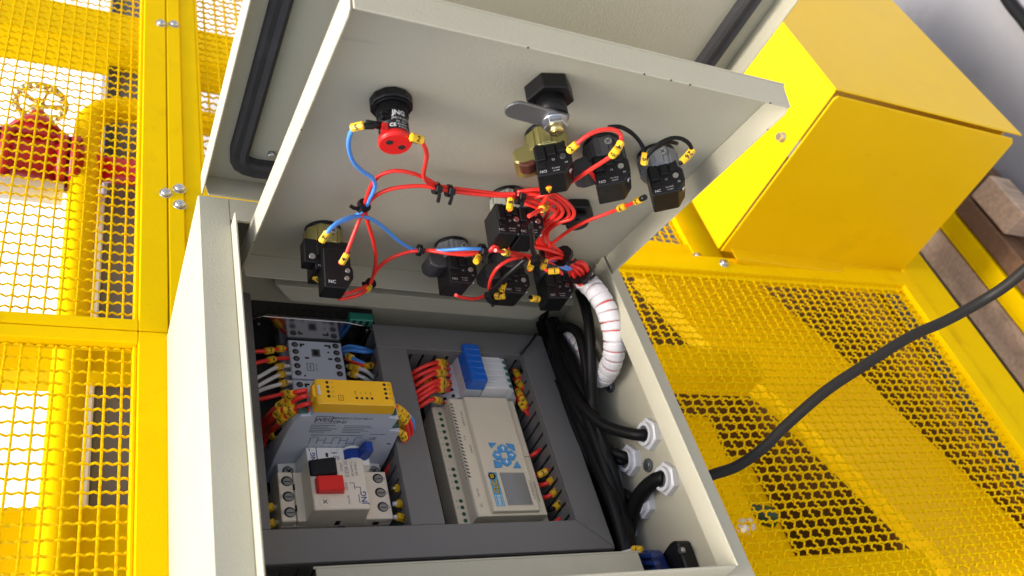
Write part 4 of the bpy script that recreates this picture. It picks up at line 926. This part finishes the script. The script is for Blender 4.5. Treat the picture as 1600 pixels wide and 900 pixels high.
part(t, 'rib', MB().prism([(p[1], p[2]) for p in pp], 'x', 281, 286.5, bev=0.8), 'blue_dark')
wire('lead', 'white lead with a small orange sleeve reaching the blue plug', [(270.0, -51.7, 82.8), (275.0, -53.5, 87.9), (281.0, -54.2, 93.1), (285.0, -56.7, 100.5), (288.0, -60.0, 102.0)], 'white_pvc', 2.1, marks=((.8, '1'),))

# ================================================================== DEVICES ON THE INNER DOOR (door frame: u, t, n)
def oct_(r, n=8, ph=pi / 8): return [(r * cos(2 * pi * k / n + ph), r * sin(2 * pi * k / n + ph)) for k in range(n)]
# indicator lamp
lu, lt = 24, 231.5
t = thing('indicator_lamp', 'black indicator lamp with a red end cap and a threaded nut', 'lamp', D, (lu, lt, 0), local=True)
part(t, 'nut', MB().prism(oct_(15.2, 12, 0.1), 'z', 0.2, 7.5, bev=0.9).cyl((0, 0, 7.5), (0, 0, 1), 13.2, 1.6, 24), 'black_plastic')
b = MB().cyl((0, 0, 9), (0, 0, 1), 10.4, 24, 28)
for k in range(5): b.ring((0, 0, 9.5 + k * 1.5), (0, 0, 1), 10.2, 11.1, 0.9, 28)
b.box(-11.0, -6.5, 6.0, 9.5, 18, 20.5).box(-11.0, -6.5, 6.0, 9.5, 22.5, 24.5)
part(t, 'body', b, 'black_plastic')
b = MB().cyl((0, 0, 33), (0, 0, 1), 11.4, 4.6, 30).cyl((0, 0, 37.6), (0, 0, 1), 11.4, 0.8, 30, r2=10.8).box(-11.2, -7.4, 4.0, 8.6, 28, 34)
part(t, 'end_cap', b, 'red_plastic')
disks(t, 'pin_hole', [(-4.6, 1.6, 38.3), (5, -1.5, 38.3)], 2.5, 0.25, 'hole')
b = MB()
def curved(txt, size, ang, n, bold=0.0):
    vs, fs = glyph(txt, bold)
    R = 10.5
    b.add([(R * sin(ang + v.x * size / R), R * cos(ang + v.x * size / R), n - v.y * size) for v in vs], fs)
curved('JNG', 5.4, 0.05, 19, 0.03); curved('JAD16-22DS', 2.5, 0.16, 23.4); curved('AC  220V', 2.0, 0.20, 26.2); curved('IEC60947', 2.0, 0.25, 28.6); curved('CE', 3.8, -0.42, 29.4, 0.03); curved('EN60947-5', 1.7, 0.32, 30.8)
part(t, 'lettering', b, 'ink_white')
for (a0, a1, bb, n) in ((-21, -10, 4.5, 28), (9.5, 20, 2.5, 33)):
    part(t, 'terminal_boot', MB().cyl((a0, bb, n), (1, 0, 0), 2.6, a1 - a0, 10), 'black_plastic')
# cam lock
t = thing('cam_lock', 'black hex nut cam lock with a flat steel lever', 'lock', D, (125, 275, 0), local=True)
part(t, 'nut', MB().prism(oct_(17.5, 6, 0.25), 'z', 0.2, 13, bev=0.8), 'black_plastic')
part(t, 'barrel', MB().cyl((0, 0, 13), (0, 0, 1), 10.5, 15, 24), 'black_plastic')
lv = [(8, -6)] + [(8 - 0 * k, 6) for k in range(1)]
lp = [(9, -9), (10, 0), (8, 8)] + [(-30 + 9 * cos(pi / 2 + pi * k / 8), 3 + 8.5 * sin(pi / 2 + pi * k / 8)) for k in range(9)]
part(t, 'lever', MB().prism(lp, 'z', 28.2, 30.6, bev=0.4), 'steel_cam')
part(t, 'washer', MB().cyl((0, 0, 30.7), (0, 0, 1), 9.5, 1.4, 24).prism(oct_(8.4, 6, 0.5), 'z', 32.1, 36, bev=0.4), 'zinc')
b = MB(); b.cyl((0, 0, 36), (0, 0, 1), 5.2, 4.2, 20, r2=4.6); screw(b, (0, 0, 40.1), (0, 0, 1), 3.8, 0, 1)
part(t, 'screw', b, ['brass_bright', 'brass'])
# blanking cap
t = thing('blanking_cap', 'black hexagonal cap beside the red wire tangle', 'cap', D, (223, 138, 0), local=True)
part(t, 'nut', MB().prism(oct_(17, 6, 0.2), 'z', 0.2, 9, bev=1.0), 'black_plastic')
part(t, 'stem', MB().cyl((0, 0, 9), (0, 0, 1), 10, 8, 20).cyl((-3, 6, 17), (0, 0, 1), 2, 1, 10), 'black_plastic')

mat('ink_pale', (0.42, 0.42, 0.42), 0.6)
def contact_block(label, uc, tc, rot, collar, stripes=True, txt='NO', name='contact_block', holder=True, twin=False, hmat='collar_dark'):
    t = thing(name, label, 'switch', D, (uc, tc, 0), rot, group='contact blocks on the inner door', local=True)
    part(t, 'gasket', MB().cyl((0, 0, 0.1), (0, 0, 1), 15.2, 3, 24), 'black_plastic')
    b = MB().prism(oct_(16.2), 'z', 3, 20, bev=0.8)
    for k in range(8):
        a = 2 * pi * k / 8
        b.box(-3.2, 3.2, 14.2, 16.2, 5, 19.5, bev=0.4)
        for i in range(len(b.v) - 24, len(b.v)):
            q = b.v[i]; b.v[i] = Vector((q.x * cos(a) - q.y * sin(a), q.x * sin(a) + q.y * cos(a), q.z))
    part(t, 'collar', b, collar)
    b = MB(); screw(b, (4, 16.3, 10), (0, 1, 0), 2.8, 0, 1); part(t, 'screw', b, ['zinc', 'hole'])
    if holder:
        hp = [(-27, 19), (-24, 15), (-10, 12), (-6, 16), (-7, 28), (-20, 30), (-26, 27)]
        part(t, 'mounting_clip', MB().prism(hp, 'y', -12, 9, bev=1.4), hmat)
    offs = (-9.5, 9.5) if twin else (0,)
    for i, o in enumerate(offs):
        w = 0.8 if twin else 1.0
        pr = [(-11 * w, 17), (13 * w, 17), (13 * w, 23), (16 * w, 26), (16 * w, 36), (9 * w, 45), (-11 * w, 45)]
        blk = MB().prism([(o + a, n) for a, n in pr], 'y', -15, 12, bev=0.8).box(o - 10 * w, o - 3 * w, 11, 14.2, 19, 33, bev=0.6).box(o - 1.5, o + 5 * w, 11, 13.6, 19, 29, bev=0.6).box(o + 6 * w, o + 12 * w, 11, 13.2, 19, 27, bev=0.5).box(o - 9 * w, o - 4 * w, 11.5, 12.8, 35, 38, bev=0.3)
        k = part(t, 'block', blk, 'black_plastic')
        part(t, 'terminal_screw', MB().cyl((o + 9.5 * w, 12.0, 31.5), (0, 1, 0), 2.3, 0.8, 12), 'zinc')
        b = MB().cyl((o + 12.6 * w, 6, 40.3), (0.8, 0, 0.6), 2.0, 1.6, 12)
        part(t, 'terminal_screw', b, 'zinc')
        b = MB().text(txt, 3.3, (o - 6.5, 12.05, 42), (1, 0, 0), (0, 0, -1), 0)
        b.text('13' if txt == 'NO' else '21', 2.4, (o + 2, 12.05, 33), (1, 0, 0), (0, 0, -1), 0)
        b.text('Ui 660V', 1.5, (o + 3, 12.05, 42.5), (1, 0, 0), (0, 0, -1), 0); b.text('IEC 60947', 1.4, (o + 3, 12.05, 40.3), (1, 0, 0), (0, 0, -1), 0); b.text('14' if txt == 'NO' else '22', 2.2, (o + 11 * w, 12.05, 37), (1, 0, 0), (0, 0, -1), 0)
        if stripes and i == 0:
            for j in range(5):
                b.quad((o - 11 * w, -2 + j * 2.6, 33 - j * 0.6), (0, -1, 0), (0, 0, -1), 1.0, 15 - 2 * (j % 2))
            b.text('Ui 690V', 2.6, (o - 11 * w, -6.5, 32), (0, 0, 1), (0, -1, 0), 0)
        part(t, 'lettering', b, 'ink_pale')
    return t
contact_block('black contact block in a brass collar at the hinge end of the door', 24, 57, 0.0, 'brass', True, 'NO', holder=False, twin=False)
t = thing('contact_block', 'second black contact block stacked in front of the brass collar switch at the hinge end', 'switch', D, (30, 73, 0), 0, group='contact blocks on the inner door', local=True)
part(t, 'block', MB().prism([(-13, 30), (9, 30), (9, 44), (11, 48), (11, 56), (5, 66), (-13, 66)], 'y', -14, 5, bev=0.8).box(-26, 12, -16, -3, 18, 40, bev=0.8), 'black_plastic')
each(t, 'terminal_screw', [MB().cyl((6, 5, 50), (0, 1, 0), 2.0, 1, 12), MB().cyl((5, 5, 57), (0, 1, 0), 2.0, 1, 12), MB().cyl((-20, -3, 35), (0, 1, 0), 2.6, 1, 12)], 'zinc')
part(t, 'lettering', MB().text('NC', 4.2, (-7, 5.05, 61), (1, 0, 0), (0, 0, -1), 0).text('22', 2.8, (0, 5.05, 42), (1, 0, 0), (0, 0, -1), 0), 'ink_white')
contact_block('black contact block in a brass collar under the cam lock', 148, 226, 0.55, 'brass', False, 'NO', holder=True, hmat='brass')
part(bpy.data.objects[[o.name for o in bpy.data.objects if o.get('label','').endswith('under the cam lock')][0]], 'clip_plate', MB().prism([(-24, 25), (-12, 24), (-11, 31), (-16, 32.5), (-22, 31)], 'y', -3, 8.9, bev=0.8), 'clip_red')
contact_block('black contact block in a dark grey collar beside the brass collared switch', 199, 226, 0.60, 'collar_dark', False, 'NO', hmat='collar_dark')
contact_block('black contact block nearest to the right edge of the door with white printed lines', 250, 226, 0.62, 'collar_grey', True, 'NC', holder=False)
contact_block('black contact block in a grey collar under the blue wire beside the tie', 141, 57, 0.0, 'collar_grey', False, 'NO', hmat='collar_dark')
contact_block('black twin contact block in a clear collar left of the red wire tangle', 157, 142, 0.08, 'collar_clear', True, 'NC', holder=False, twin=True)
contact_block('black contact block behind the black strap at the hinge side of the door', 198, 48, 0.05, 'collar_dark', False, 'NO')
contact_block('black contact block right beside the start of the white loom', 246, 46, 0.15, 'collar_dark', True, 'NC', holder=False)

# ================================================================== WIRING ON THE INNER DOOR
R = 'red_pvc'
wire('lamp_wire', 'blue wire curling from the indicator lamp down to the first black tie', [(4.3, 241.3, 34.0), (-1.4, 239.7, 34.0), (-5.5, 235.2, 33.0), (-4.3, 221.5, 30.0), (0.4, 205.3, 27.0), (9.0, 187.8, 24.0), (20.3, 174.8, 22.0), (30.1, 167.4, 21.0), (36.0, 155.4, 20.0), (37.6, 138.2, 19.0), (37.3, 123.1, 20.0), (29.1, 115.3, 24.0), (19.3, 116.1, 30.0), (11.3, 118.0, 38.0), (7.2, 115.7, 44.0), (6.6, 110.5, 45.0)], 'blue_pvc', 1.6, fr=D, marks=((.06, '5'), (.97, '2')), boots=(.02,))
wire('lamp_wire', 'red wire leaving the right side of the indicator lamp', [(33.7, 242.5, 39.0), (37.1, 242.0, 39.0), (42.6, 236.2, 38.0), (51.8, 219.5, 33.0), (58.4, 199.8, 28.0), (63.7, 184.5, 24.0), (72.5, 170.5, 20.0), (83.9, 163.2, 18.0), (98.6, 161.4, 18.0), (119.5, 163.7, 18.0), (144.4, 170.3, 19.0), (157.6, 177.8, 20.0), (171.5, 181.5, 22.0), (186.1, 177.0, 26.0), (196.6, 167.0, 28.0), (198.1, 154.7, 27.0), (193.6, 143.2, 25.0), (194.8, 127.2, 24.0), (202.9, 112.0, 23.0), (219.0, 100.8, 23.0), (240.2, 90.7, 24.0), (253.2, 93.9, 27.0), (272.8, 70.8, 27.0)], R, 1.6, fr=D, marks=((.012, '2'),))
wire('door_wire', 'red wire bowing above the trunk from the first tie', [(27.9, 85.0, 48.0), (30.1, 90.2, 46.0), (32.6, 97.2, 38.0), (35.5, 106.8, 28.0), (37.4, 119.3, 20.0), (35.9, 134.4, 18.0), (33.8, 153.6, 18.0), (36.1, 167.9, 18.0), (44.3, 175.9, 18.0), (57.1, 176.6, 18.0), (72.8, 170.4, 17.0), (86.8, 164.2, 17.0), (113.8, 164.4, 17.0), (146.0, 167.3, 18.0), (167.0, 171.0, 19.0), (183.5, 170.1, 22.0), (190.3, 160.7, 25.0), (188.8, 145.7, 24.0), (189.3, 128.5, 23.0), (197.1, 111.3, 22.0), (213.7, 99.1, 22.0), (235.3, 90.3, 23.0), (251.6, 82.5, 30.2), (272.0, 65.3, 28.9)], R, 1.6, fr=D, marks=((.02, '4'),))
wire('door_wire', 'red wire in the lower strand of the upper trunk', [(74.0, 22.7, 30.0), (72.7, 38.1, 27.0), (67.9, 59.0, 24.0), (58.4, 81.9, 21.0), (46.9, 104.4, 19.0), (39.7, 122.3, 18.0), (40.1, 137.2, 18.0), (46.2, 149.5, 18.0), (57.8, 157.7, 18.0), (73.7, 162.5, 18.0), (92.0, 163.7, 20.0), (118.8, 164.7, 20.0), (148.6, 168.2, 20.0), (168.6, 165.3, 20.0), (182.6, 158.9, 20.0), (187.0, 145.9, 20.0), (185.1, 133.1, 20.0), (190.5, 115.2, 20.0), (204.3, 100.5, 20.0), (225.0, 92.8, 21.0), (250.3, 80.1, 23.0), (255.6, 84.3, 25.4), (274.6, 65.5, 26.0)], R, 1.6, fr=D)
wire('door_wire', 'red wire running from the lower tie to the bottom of the twin block', [(40.1, 50.7, 56.0), (45.6, 49.0, 54.0), (56.3, 42.6, 46.0), (69.3, 29.4, 34.0), (72.9, 29.7, 30.0)], R, 1.6, fr=D)
wire('door_wire', 'red wire with a yellow sleeve below the twin block', [(37.3, 44.8, 58.0), (45.5, 43.6, 56.0), (57.7, 41.2, 50.0), (70.2, 29.7, 36.0), (71.9, 36.5, 30.0), (73.8, 45.7, 26.0), (79.3, 57.3, 23.0), (89.9, 67.1, 21.0), (102.2, 73.4, 20.0), (117.1, 85.9, 26.0), (131.1, 93.6, 30.0), (148.1, 98.2, 30.0), (169.0, 103.5, 28.0), (188.6, 109.2, 27.0), (211.2, 109.0, 28.0), (234.2, 97.7, 28.0), (254.7, 72.8, 28.6), (273.8, 58.8, 28.0)], R, 1.6, fr=D, marks=((.14, '7'),))
wire('door_wire', 'blue wire dipping from the first tie to the second lower tie', [(7.2, 113.6, 45.0), (8.5, 120.3, 42.0), (14.0, 122.9, 36.0), (25.3, 121.8, 28.0), (38.1, 115.4, 21.0), (48.9, 109.8, 19.0), (62.5, 98.3, 18.0), (78.7, 83.3, 18.0), (93.9, 72.6, 18.0), (104.5, 72.1, 19.0), (116.7, 86.9, 26.0), (128.5, 101.9, 32.0), (145.5, 103.8, 31.0), (162.6, 103.4, 30.0), (182.7, 99.9, 30.0), (203.6, 98.5, 30.0), (223.8, 96.9, 30.0), (241.4, 86.8, 29.0), (257.4, 85.4, 23.8), (275.6, 65.3, 25.1)], 'blue_pvc', 1.6, fr=D)
wire('door_wire', 'red wire under the blue wire in front of the grey collar switch', [(94.8, 69.7, 20.0), (108.5, 78.8, 23.0), (121.1, 89.3, 30.0), (135.8, 95.4, 33.0), (148.8, 99.0, 31.0), (163.1, 102.4, 30.0), (186.5, 98.9, 29.0), (208.6, 98.9, 29.0), (230.6, 94.7, 28.0), (250.8, 82.6, 27.0), (255.8, 73.8, 27.0), (274.9, 59.7, 27.0)], R, 1.6, fr=D)
wire('door_wire', 'short red wire to the yellow sleeve on the grey collar switch', [(150.4, 98.2, 31.0), (148.7, 95.9, 33.0), (141.8, 101.3, 40.0), (140.5, 100.5, 44.0)], R, 1.6, fr=D, marks=((.8, '1'),))
wire('door_wire', 'red wire looping under the grey collar switch to the black strap', [(134.9, 65.4, 56.0), (144.1, 58.4, 54.0), (160.8, 47.2, 48.0), (171.8, 46.4, 44.0), (179.9, 46.5, 40.0)], R, 1.6, fr=D)
wire('door_wire', 'red wire curving up behind the black strap to the big tie', [(170.7, 59.9, 44.0), (164.4, 77.9, 44.0), (163.5, 92.5, 42.0), (170.2, 100.2, 38.0), (182.1, 102.3, 34.0), (199.9, 102.9, 31.0), (220.2, 99.0, 29.0), (240.1, 89.5, 28.0), (251.0, 88.4, 30.2), (271.3, 67.7, 28.9)], R, 1.6, fr=D)
wire('door_wire', 'short red wire dropping to the sleeve on the clear collar switch', [(144.0, 174.2, 24.0), (138.2, 178.4, 30.0), (133.9, 182.5, 38.0), (134.5, 178.8, 42.0)], R, 1.6, fr=D, marks=((.82, '8'),))
wire('door_wire', 'cut red wire crossing the face of the twin block in the clear collar', [(144.1, 189.6, 52.0), (152.3, 188.4, 46.0), (165.2, 182.1, 36.0), (174.9, 177.4, 28.0), (178.9, 177.8, 24.0)], R, 1.6, fr=D, marks=((.55, '3'),))
wire('door_wire', 'red wire leaving the bottom of the clear collar switch into the lower trunk', [(140.0, 128.9, 48.0), (141.8, 133.1, 46.0), (152.9, 125.4, 42.0), (174.0, 110.8, 36.0), (198.3, 103.2, 32.0), (221.5, 98.7, 30.0), (246.7, 83.6, 28.0)], R, 1.6, fr=D)
wire('door_wire', 'red wire beneath the clear collar switch with a flat sleeve', [(140.3, 137.0, 52.0), (152.5, 129.4, 48.0), (172.3, 113.1, 40.0), (198.3, 100.4, 33.0), (218.0, 95.1, 31.0), (240.2, 84.1, 29.0), (258.3, 63.8, 25.4), (276.2, 54.2, 26.0)], R, 1.6, fr=D, marks=((.10, '6'),))
tangle = (
    ('outermost', [(144.8, 177.8, 22.0), (159.3, 185.0, 22.0), (173.5, 185.9, 24.0), (188.5, 180.6, 28.0), (198.0, 172.5, 30.0), (201.2, 161.7, 29.0), (195.3, 152.7, 28.0), (194.4, 136.8, 26.0), (202.3, 119.7, 25.0), (221.1, 105.9, 25.0), (242.3, 93.5, 26.0), (252.1, 94.2, 28.6), (271.6, 71.2, 28.0)]),
    ('second', [(145.2, 176.3, 24.0), (158.1, 181.9, 25.0), (172.1, 180.9, 27.0), (186.0, 173.9, 29.0), (191.6, 161.9, 28.0), (188.5, 147.9, 26.0), (189.7, 132.0, 25.0), (199.7, 113.0, 24.0), (217.4, 101.1, 24.0), (239.7, 88.8, 25.0), (258.7, 70.9, 23.8), (276.5, 57.7, 25.1)]),
    ('third', [(147.2, 172.2, 24.0), (159.4, 174.4, 26.0), (172.5, 173.1, 28.0), (184.5, 166.2, 28.0), (186.7, 153.5, 26.0), (185.6, 137.8, 24.0), (191.1, 120.4, 23.0), (203.7, 105.5, 23.0), (224.3, 95.6, 24.0), (245.7, 82.8, 25.0), (254.5, 84.5, 27.0), (273.5, 65.9, 27.0)]),
    ('innermost', [(158.4, 164.1, 22.0), (168.6, 163.9, 24.0), (177.3, 156.1, 24.0), (179.3, 141.3, 22.0), (183.6, 126.1, 21.0), (194.1, 108.9, 21.0), (209.0, 98.1, 22.0), (227.6, 92.2, 23.0), (243.2, 85.3, 24.0), (252.9, 74.1, 30.2), (273.5, 59.1, 28.9)]))
for k, (lab, pts) in enumerate(tangle):
    wire('door_wire', lab + ' red wire of the tangle bending round into the loom', pts, R, 1.6, fr=D)
wire('door_wire', 'red wire from the sleeve under the brass collar switch into the tangle', [(145.7, 221.9, 44.0), (153.1, 208.8, 41.0), (160.1, 192.0, 36.0), (167.9, 166.2, 28.0), (176.0, 144.8, 24.0), (188.0, 124.0, 23.0), (204.9, 105.8, 23.0), (227.9, 95.8, 25.0), (255.6, 85.5, 25.4), (274.0, 66.6, 26.0)], R, 1.6, fr=D, marks=((.04, '1'),))
wire('door_wire', 'straight red wire rising from the tangle to the sleeve on the dark collar switch', [(159.4, 179.1, 26.0), (167.4, 191.5, 28.0), (169.7, 214.6, 34.0), (169.6, 237.2, 40.0), (171.2, 256.6, 44.0), (172.2, 268.4, 46.0), (171.8, 276.1, 46.0)], R, 1.6, fr=D, marks=((.97, '0'),))
wire('door_wire', 'red wire arching from the brass collar switch over the dark collar switch', [(144.1, 259.7, 40.0), (145.2, 266.1, 40.0), (148.7, 273.5, 38.0), (155.2, 279.2, 36.0), (163.9, 281.2, 34.0), (171.1, 281.6, 34.0), (176.1, 278.8, 36.0), (174.5, 277.5, 42.0), (172.6, 274.0, 46.0)], R, 1.6, fr=D, marks=((.05, '2'), (.95, '4')))
wire('door_wire', 'short red wire behind the dark collar switch', [(174.0, 235.8, 36.0), (184.1, 226.9, 34.0), (194.0, 218.8, 34.0), (193.3, 223.1, 44.0)], R, 1.6, fr=D)
wire('door_wire', 'red wire with two sleeves reaching the switch at the door edge', [(229.3, 223.7, 44.0), (230.5, 212.2, 40.0), (230.0, 194.1, 34.0), (226.4, 177.1, 30.0), (218.8, 159.4, 27.0), (213.1, 139.2, 25.0), (209.0, 119.0, 25.0), (209.7, 108.0, 25.0), (223.3, 99.5, 25.0), (245.8, 87.0, 26.0), (254.0, 75.1, 28.6), (273.8, 60.1, 28.0)], R, 1.6, fr=D, marks=((.06, '3'), (.17, '9')), boots=(.015,))
wire('door_wire', 'red wire looping back to the sleeve beside the start of the loom', [(255.3, 80.4, 28.0), (229.7, 100.4, 30.0), (215.5, 104.5, 32.0), (206.6, 104.1, 36.0), (204.3, 102.9, 42.0), (208.1, 104.0, 46.0), (215.6, 106.6, 46.0), (224.0, 98.8, 44.0)], R, 1.6, fr=D, marks=((.72, '2'), (.86, '1')))
wire('door_wire', 'short red wire ending in a sleeve below the big black tie', [(198.8, 102.2, 32.0), (195.2, 102.9, 36.0), (190.8, 104.8, 42.0), (190.4, 100.5, 46.0)], R, 1.6, fr=D, marks=((.75, '3'),))
wire('door_wire', 'white striped blue wire under the red bundle at the loom', [(221.4, 94.0, 30.0), (237.9, 85.5, 30.0), (258.7, 75.9, 23.8), (276.4, 60.3, 25.1)], 'blue_pvc', 1.6, fr=D)
for k, (lab, pts) in enumerate((('upper', [(176.5, 82.5, 44.0), (177.0, 75.2, 47.0), (180.6, 63.2, 48.0)]), ('lower', [(178.8, 47.7, 44.0), (181.6, 52.1, 46.0), (186.0, 56.0, 47.0), (189.4, 57.2, 46.0)]), ('right', [(226.9, 52.4, 44.0), (219.8, 53.8, 46.0), (213.2, 56.4, 46.0)]))):
    wire('jumper_wire', lab + ' black jumper with a yellow sleeve beside the hinge side switch', pts, 'cable_black', 1.9, fr=D, marks=((.55, '7'),), group='black jumpers by the hinge side switch')
wire('jumper_wire', 'thin black wire arching behind the dark collar switch', [(166.3, 278.7, 30.0), (174.2, 281.6, 30.0), (185.3, 279.1, 31.0), (195.4, 274.3, 34.0), (201.2, 269.9, 40.0), (202.6, 264.6, 44.0)], 'cable_black', 1.6, fr=D, marks=((.93, '5'),))
wire('jumper_wire', 'thin black wire arching over the switch at the door edge', [(202.9, 261.5, 44.0), (202.5, 270.7, 42.0), (206.5, 279.6, 38.0), (215.6, 284.4, 34.0), (224.7, 286.0, 34.0), (232.6, 283.8, 36.0), (236.3, 279.5, 38.0), (232.9, 276.1, 42.0), (228.6, 272.5, 46.0)], 'cable_black', 1.6, fr=D, marks=((.94, '6'), (.86, '2')))
wire('jumper_wire', 'second thin black wire beside the arch over the edge switch', [(203.2, 263.6, 42.0), (204.1, 270.7, 40.0), (210.4, 276.3, 36.0), (219.4, 277.9, 32.0), (228.3, 275.9, 30.0)], 'cable_black', 1.5, fr=D)
wire('jumper_wire', 'yellow sleeved black lead at the foot of the brass collar switch', [(15.2, 46.4, 40.0), (17.8, 52.1, 44.0), (20.9, 51.9, 46.0), (25.8, 42.4, 44.0)], 'cable_black', 1.8, fr=D, marks=((.5, '8'),))
# ties
def dtie(label, px, d, R_=5.5, tail=9, td=None, w=3.2): tie(label, px, d, D, w, R_, tail, td)
dtie('black cable tie where blue and red wires cross', [(36.3, 127.8, 19.0)][0], (0.35, 1, 0), 5.6, 9, (-1, 0.35, 0.1))
dtie('left of the two black ties on the upper trunk', [(82.8, 162.0, 18.0)][0], (1, -0.1, 0), 5.0, 11, (0.1, -0.6, 0.7))
dtie('right of the two black ties on the upper trunk', [(93.2, 162.5, 19.0)][0], (1, -0.1, 0), 5.0, 11, (0.0, -0.6, 0.7))
dtie('black tie on the trunk over the clear collar switch', [(148.2, 173.0, 22.0)][0], (1, 0, 0), 7.0, 9, (0, -0.5, 0.8), 4.5)
dtie('black tie where the lower red wires join', [(72.8, 28.0, 31.0)][0], (0.2, 1, 0), 5.0, 5)
dtie('black tie on the blue and red strand below the trunk', [(102.2, 73.4, 20.0)][0], (1, 0, 0.1), 5.2, 5, (0, 0.5, 0.6))
dtie('black tie beside the sleeve of the grey collar switch', [(146.8, 100.8, 31.0)][0], (1, 0, 0), 6.4, 10, (0, -0.5, 0.9), 4.0)
dtie('black tie just before the red bundle fans out', [(226.5, 101.4, 27.0)][0], (0.8, -0.55, 0.2), 10, 10, (0.3, 0.9, 0.2), 4.0)
dtie('black tie closing the red bundle at the mouth of the white loom', [(260.1, 74.6, 27.0)][0], (0.7, -0.6, 0.35), 11, 12, (0.6, 0.7, -0.2), 4.2)
solid('cable_tie', MB().tube([(144.3, 189.7, 60.0), (156.3, 169.8, 58.0), (171.2, 143.1, 50.0), (186.9, 119.6, 42.0)], 2.2, 6).tube([(186.9, 119.6, 42.0), (201.6, 107.6, 36.0), (204.0, 104.0, 26.0)], 2.6, 6).cyl([(188.0, 117.6, 42.0)][0], (0, 0, 1), 4.5, 6, 6, smooth=False), 'black_plastic', 'long black cable tie standing across the front of the twin block', 'cable tie', D)
b = MB().tube([(169.7, 58.9, 50.0), (171.2, 91.9, 49.0), (179.3, 117.2, 44.0)], 2.3, 6).tube([(167.5, 61.0, 50.0), (173.4, 52.1, 50.0), (182.7, 43.5, 48.0)], 2.8, 8).tube([(175.6, 50.0, 50.0), (182.3, 40.9, 50.0)], 1.4, 6)
solid('strap', b, 'black_plastic', 'black strap slanting from the big tie to the hinge edge', 'strap', D)

# ---- white spiral wrapped loom from the door into the cabinet
def dE(px): return D.e(px)
LP = [dE(p) for p in [(264.5, 68.6, 26.0), (275.4, 59.2, 26.0)]] + [Vector(p) for p in [(276.0, 162.8, 186.8), (284.0, 146.3, 182.8), (290.0, 130.2, 174.7), (294.0, 117.1, 163.2), (298.0, 110.3, 145.5), (302.0, 113.1, 120.9), (304.0, 127.1, 107.0)]] + [Vector(p) for p in [(305.0, 144.9, 102.9), (305.0, 162.9, 101.9), (304.0, 182.2, 95.8), (303.0, 195.4, 83.2), (302.0, 195.4, 67.4), (300.0, 186.2, 57.3)]]
P = catmull(LP, 2.0)
t = thing('wrapped_loom', 'white spiral wrapped wire loom arching from the door into the cabinet', 'wire loom', E, tuple(LP[2]))
part(t, 'wire_core', MB().tube(P, 8.4, 12, spline=False), R)
acc = [0.0]
for i in range(1, len(P)): acc.append(acc[-1] + (P[i] - P[i - 1]).length)
def at(s):
    for i in range(1, len(P)):
        if acc[i] >= s:
            f = (s - acc[i - 1]) / max(1e-6, acc[i] - acc[i - 1]); return P[i - 1].lerp(P[i], f), (P[min(i + 1, len(P) - 1)] - P[max(0, i - 2)]).normalized()
    return P[-1], (P[-1] - P[-2]).normalized()
s = 6.0; k = 0
UPV = Vector((1, 0.4, 0)).normalized()
while s < acc[-1] - 10:
    L = 8.6 + rng.uniform(-1.2, 1.2)
    b = MB(); n = 20; vs = []; rows = 6
    tilt = rng.uniform(-1.2, 1.2); rad = 10.2 + rng.uniform(-0.3, 0.3)
    for r_ in range(rows):
        f = r_ / (rows - 1)
        c, d = at(s + f * (L - 0.5))
        up = (UPV - d * UPV.dot(d)).normalized(); bi = d.cross(up)
        rr = rad * (0.95 if r_ in (0, rows - 1) else 1.0) + (0.35 if r_ == rows - 2 else 0)
        for q in range(n):
            a = 2 * pi * q / n
            vs.append(c + (up * cos(a) + bi * sin(a)) * rr + d * (tilt * sin(a) + 0.9 * cos(a)))
    fs = [[i * n + q, i * n + (q + 1) % n, (i + 1) * n + (q + 1) % n, (i + 1) * n + q] for i in range(rows - 1) for q in range(n)]
    c0, d0 = at(s); c1, d1 = at(s + L - 0.5)
    b.add(vs + [c0, c1], fs + [[(q + 1) % n, q, rows * n] for q in range(n)] + [[(rows - 1) * n + q, (rows - 1) * n + (q + 1) % n, rows * n + 1] for q in range(n)], 0, [True] * len(fs) + [False] * (2 * n))
    part(t, 'wrap_turn', b, 'wrap_white')
    s += L + rng.choice((-0.4, -0.2, 0.0, 0.15, 0.3)) * (1 if k < 9 else 0.4) + (0.0 if k < 6 else 0.35) + (1.8 if k == 14 else 0); k += 1

bpy.context.view_layer.update()
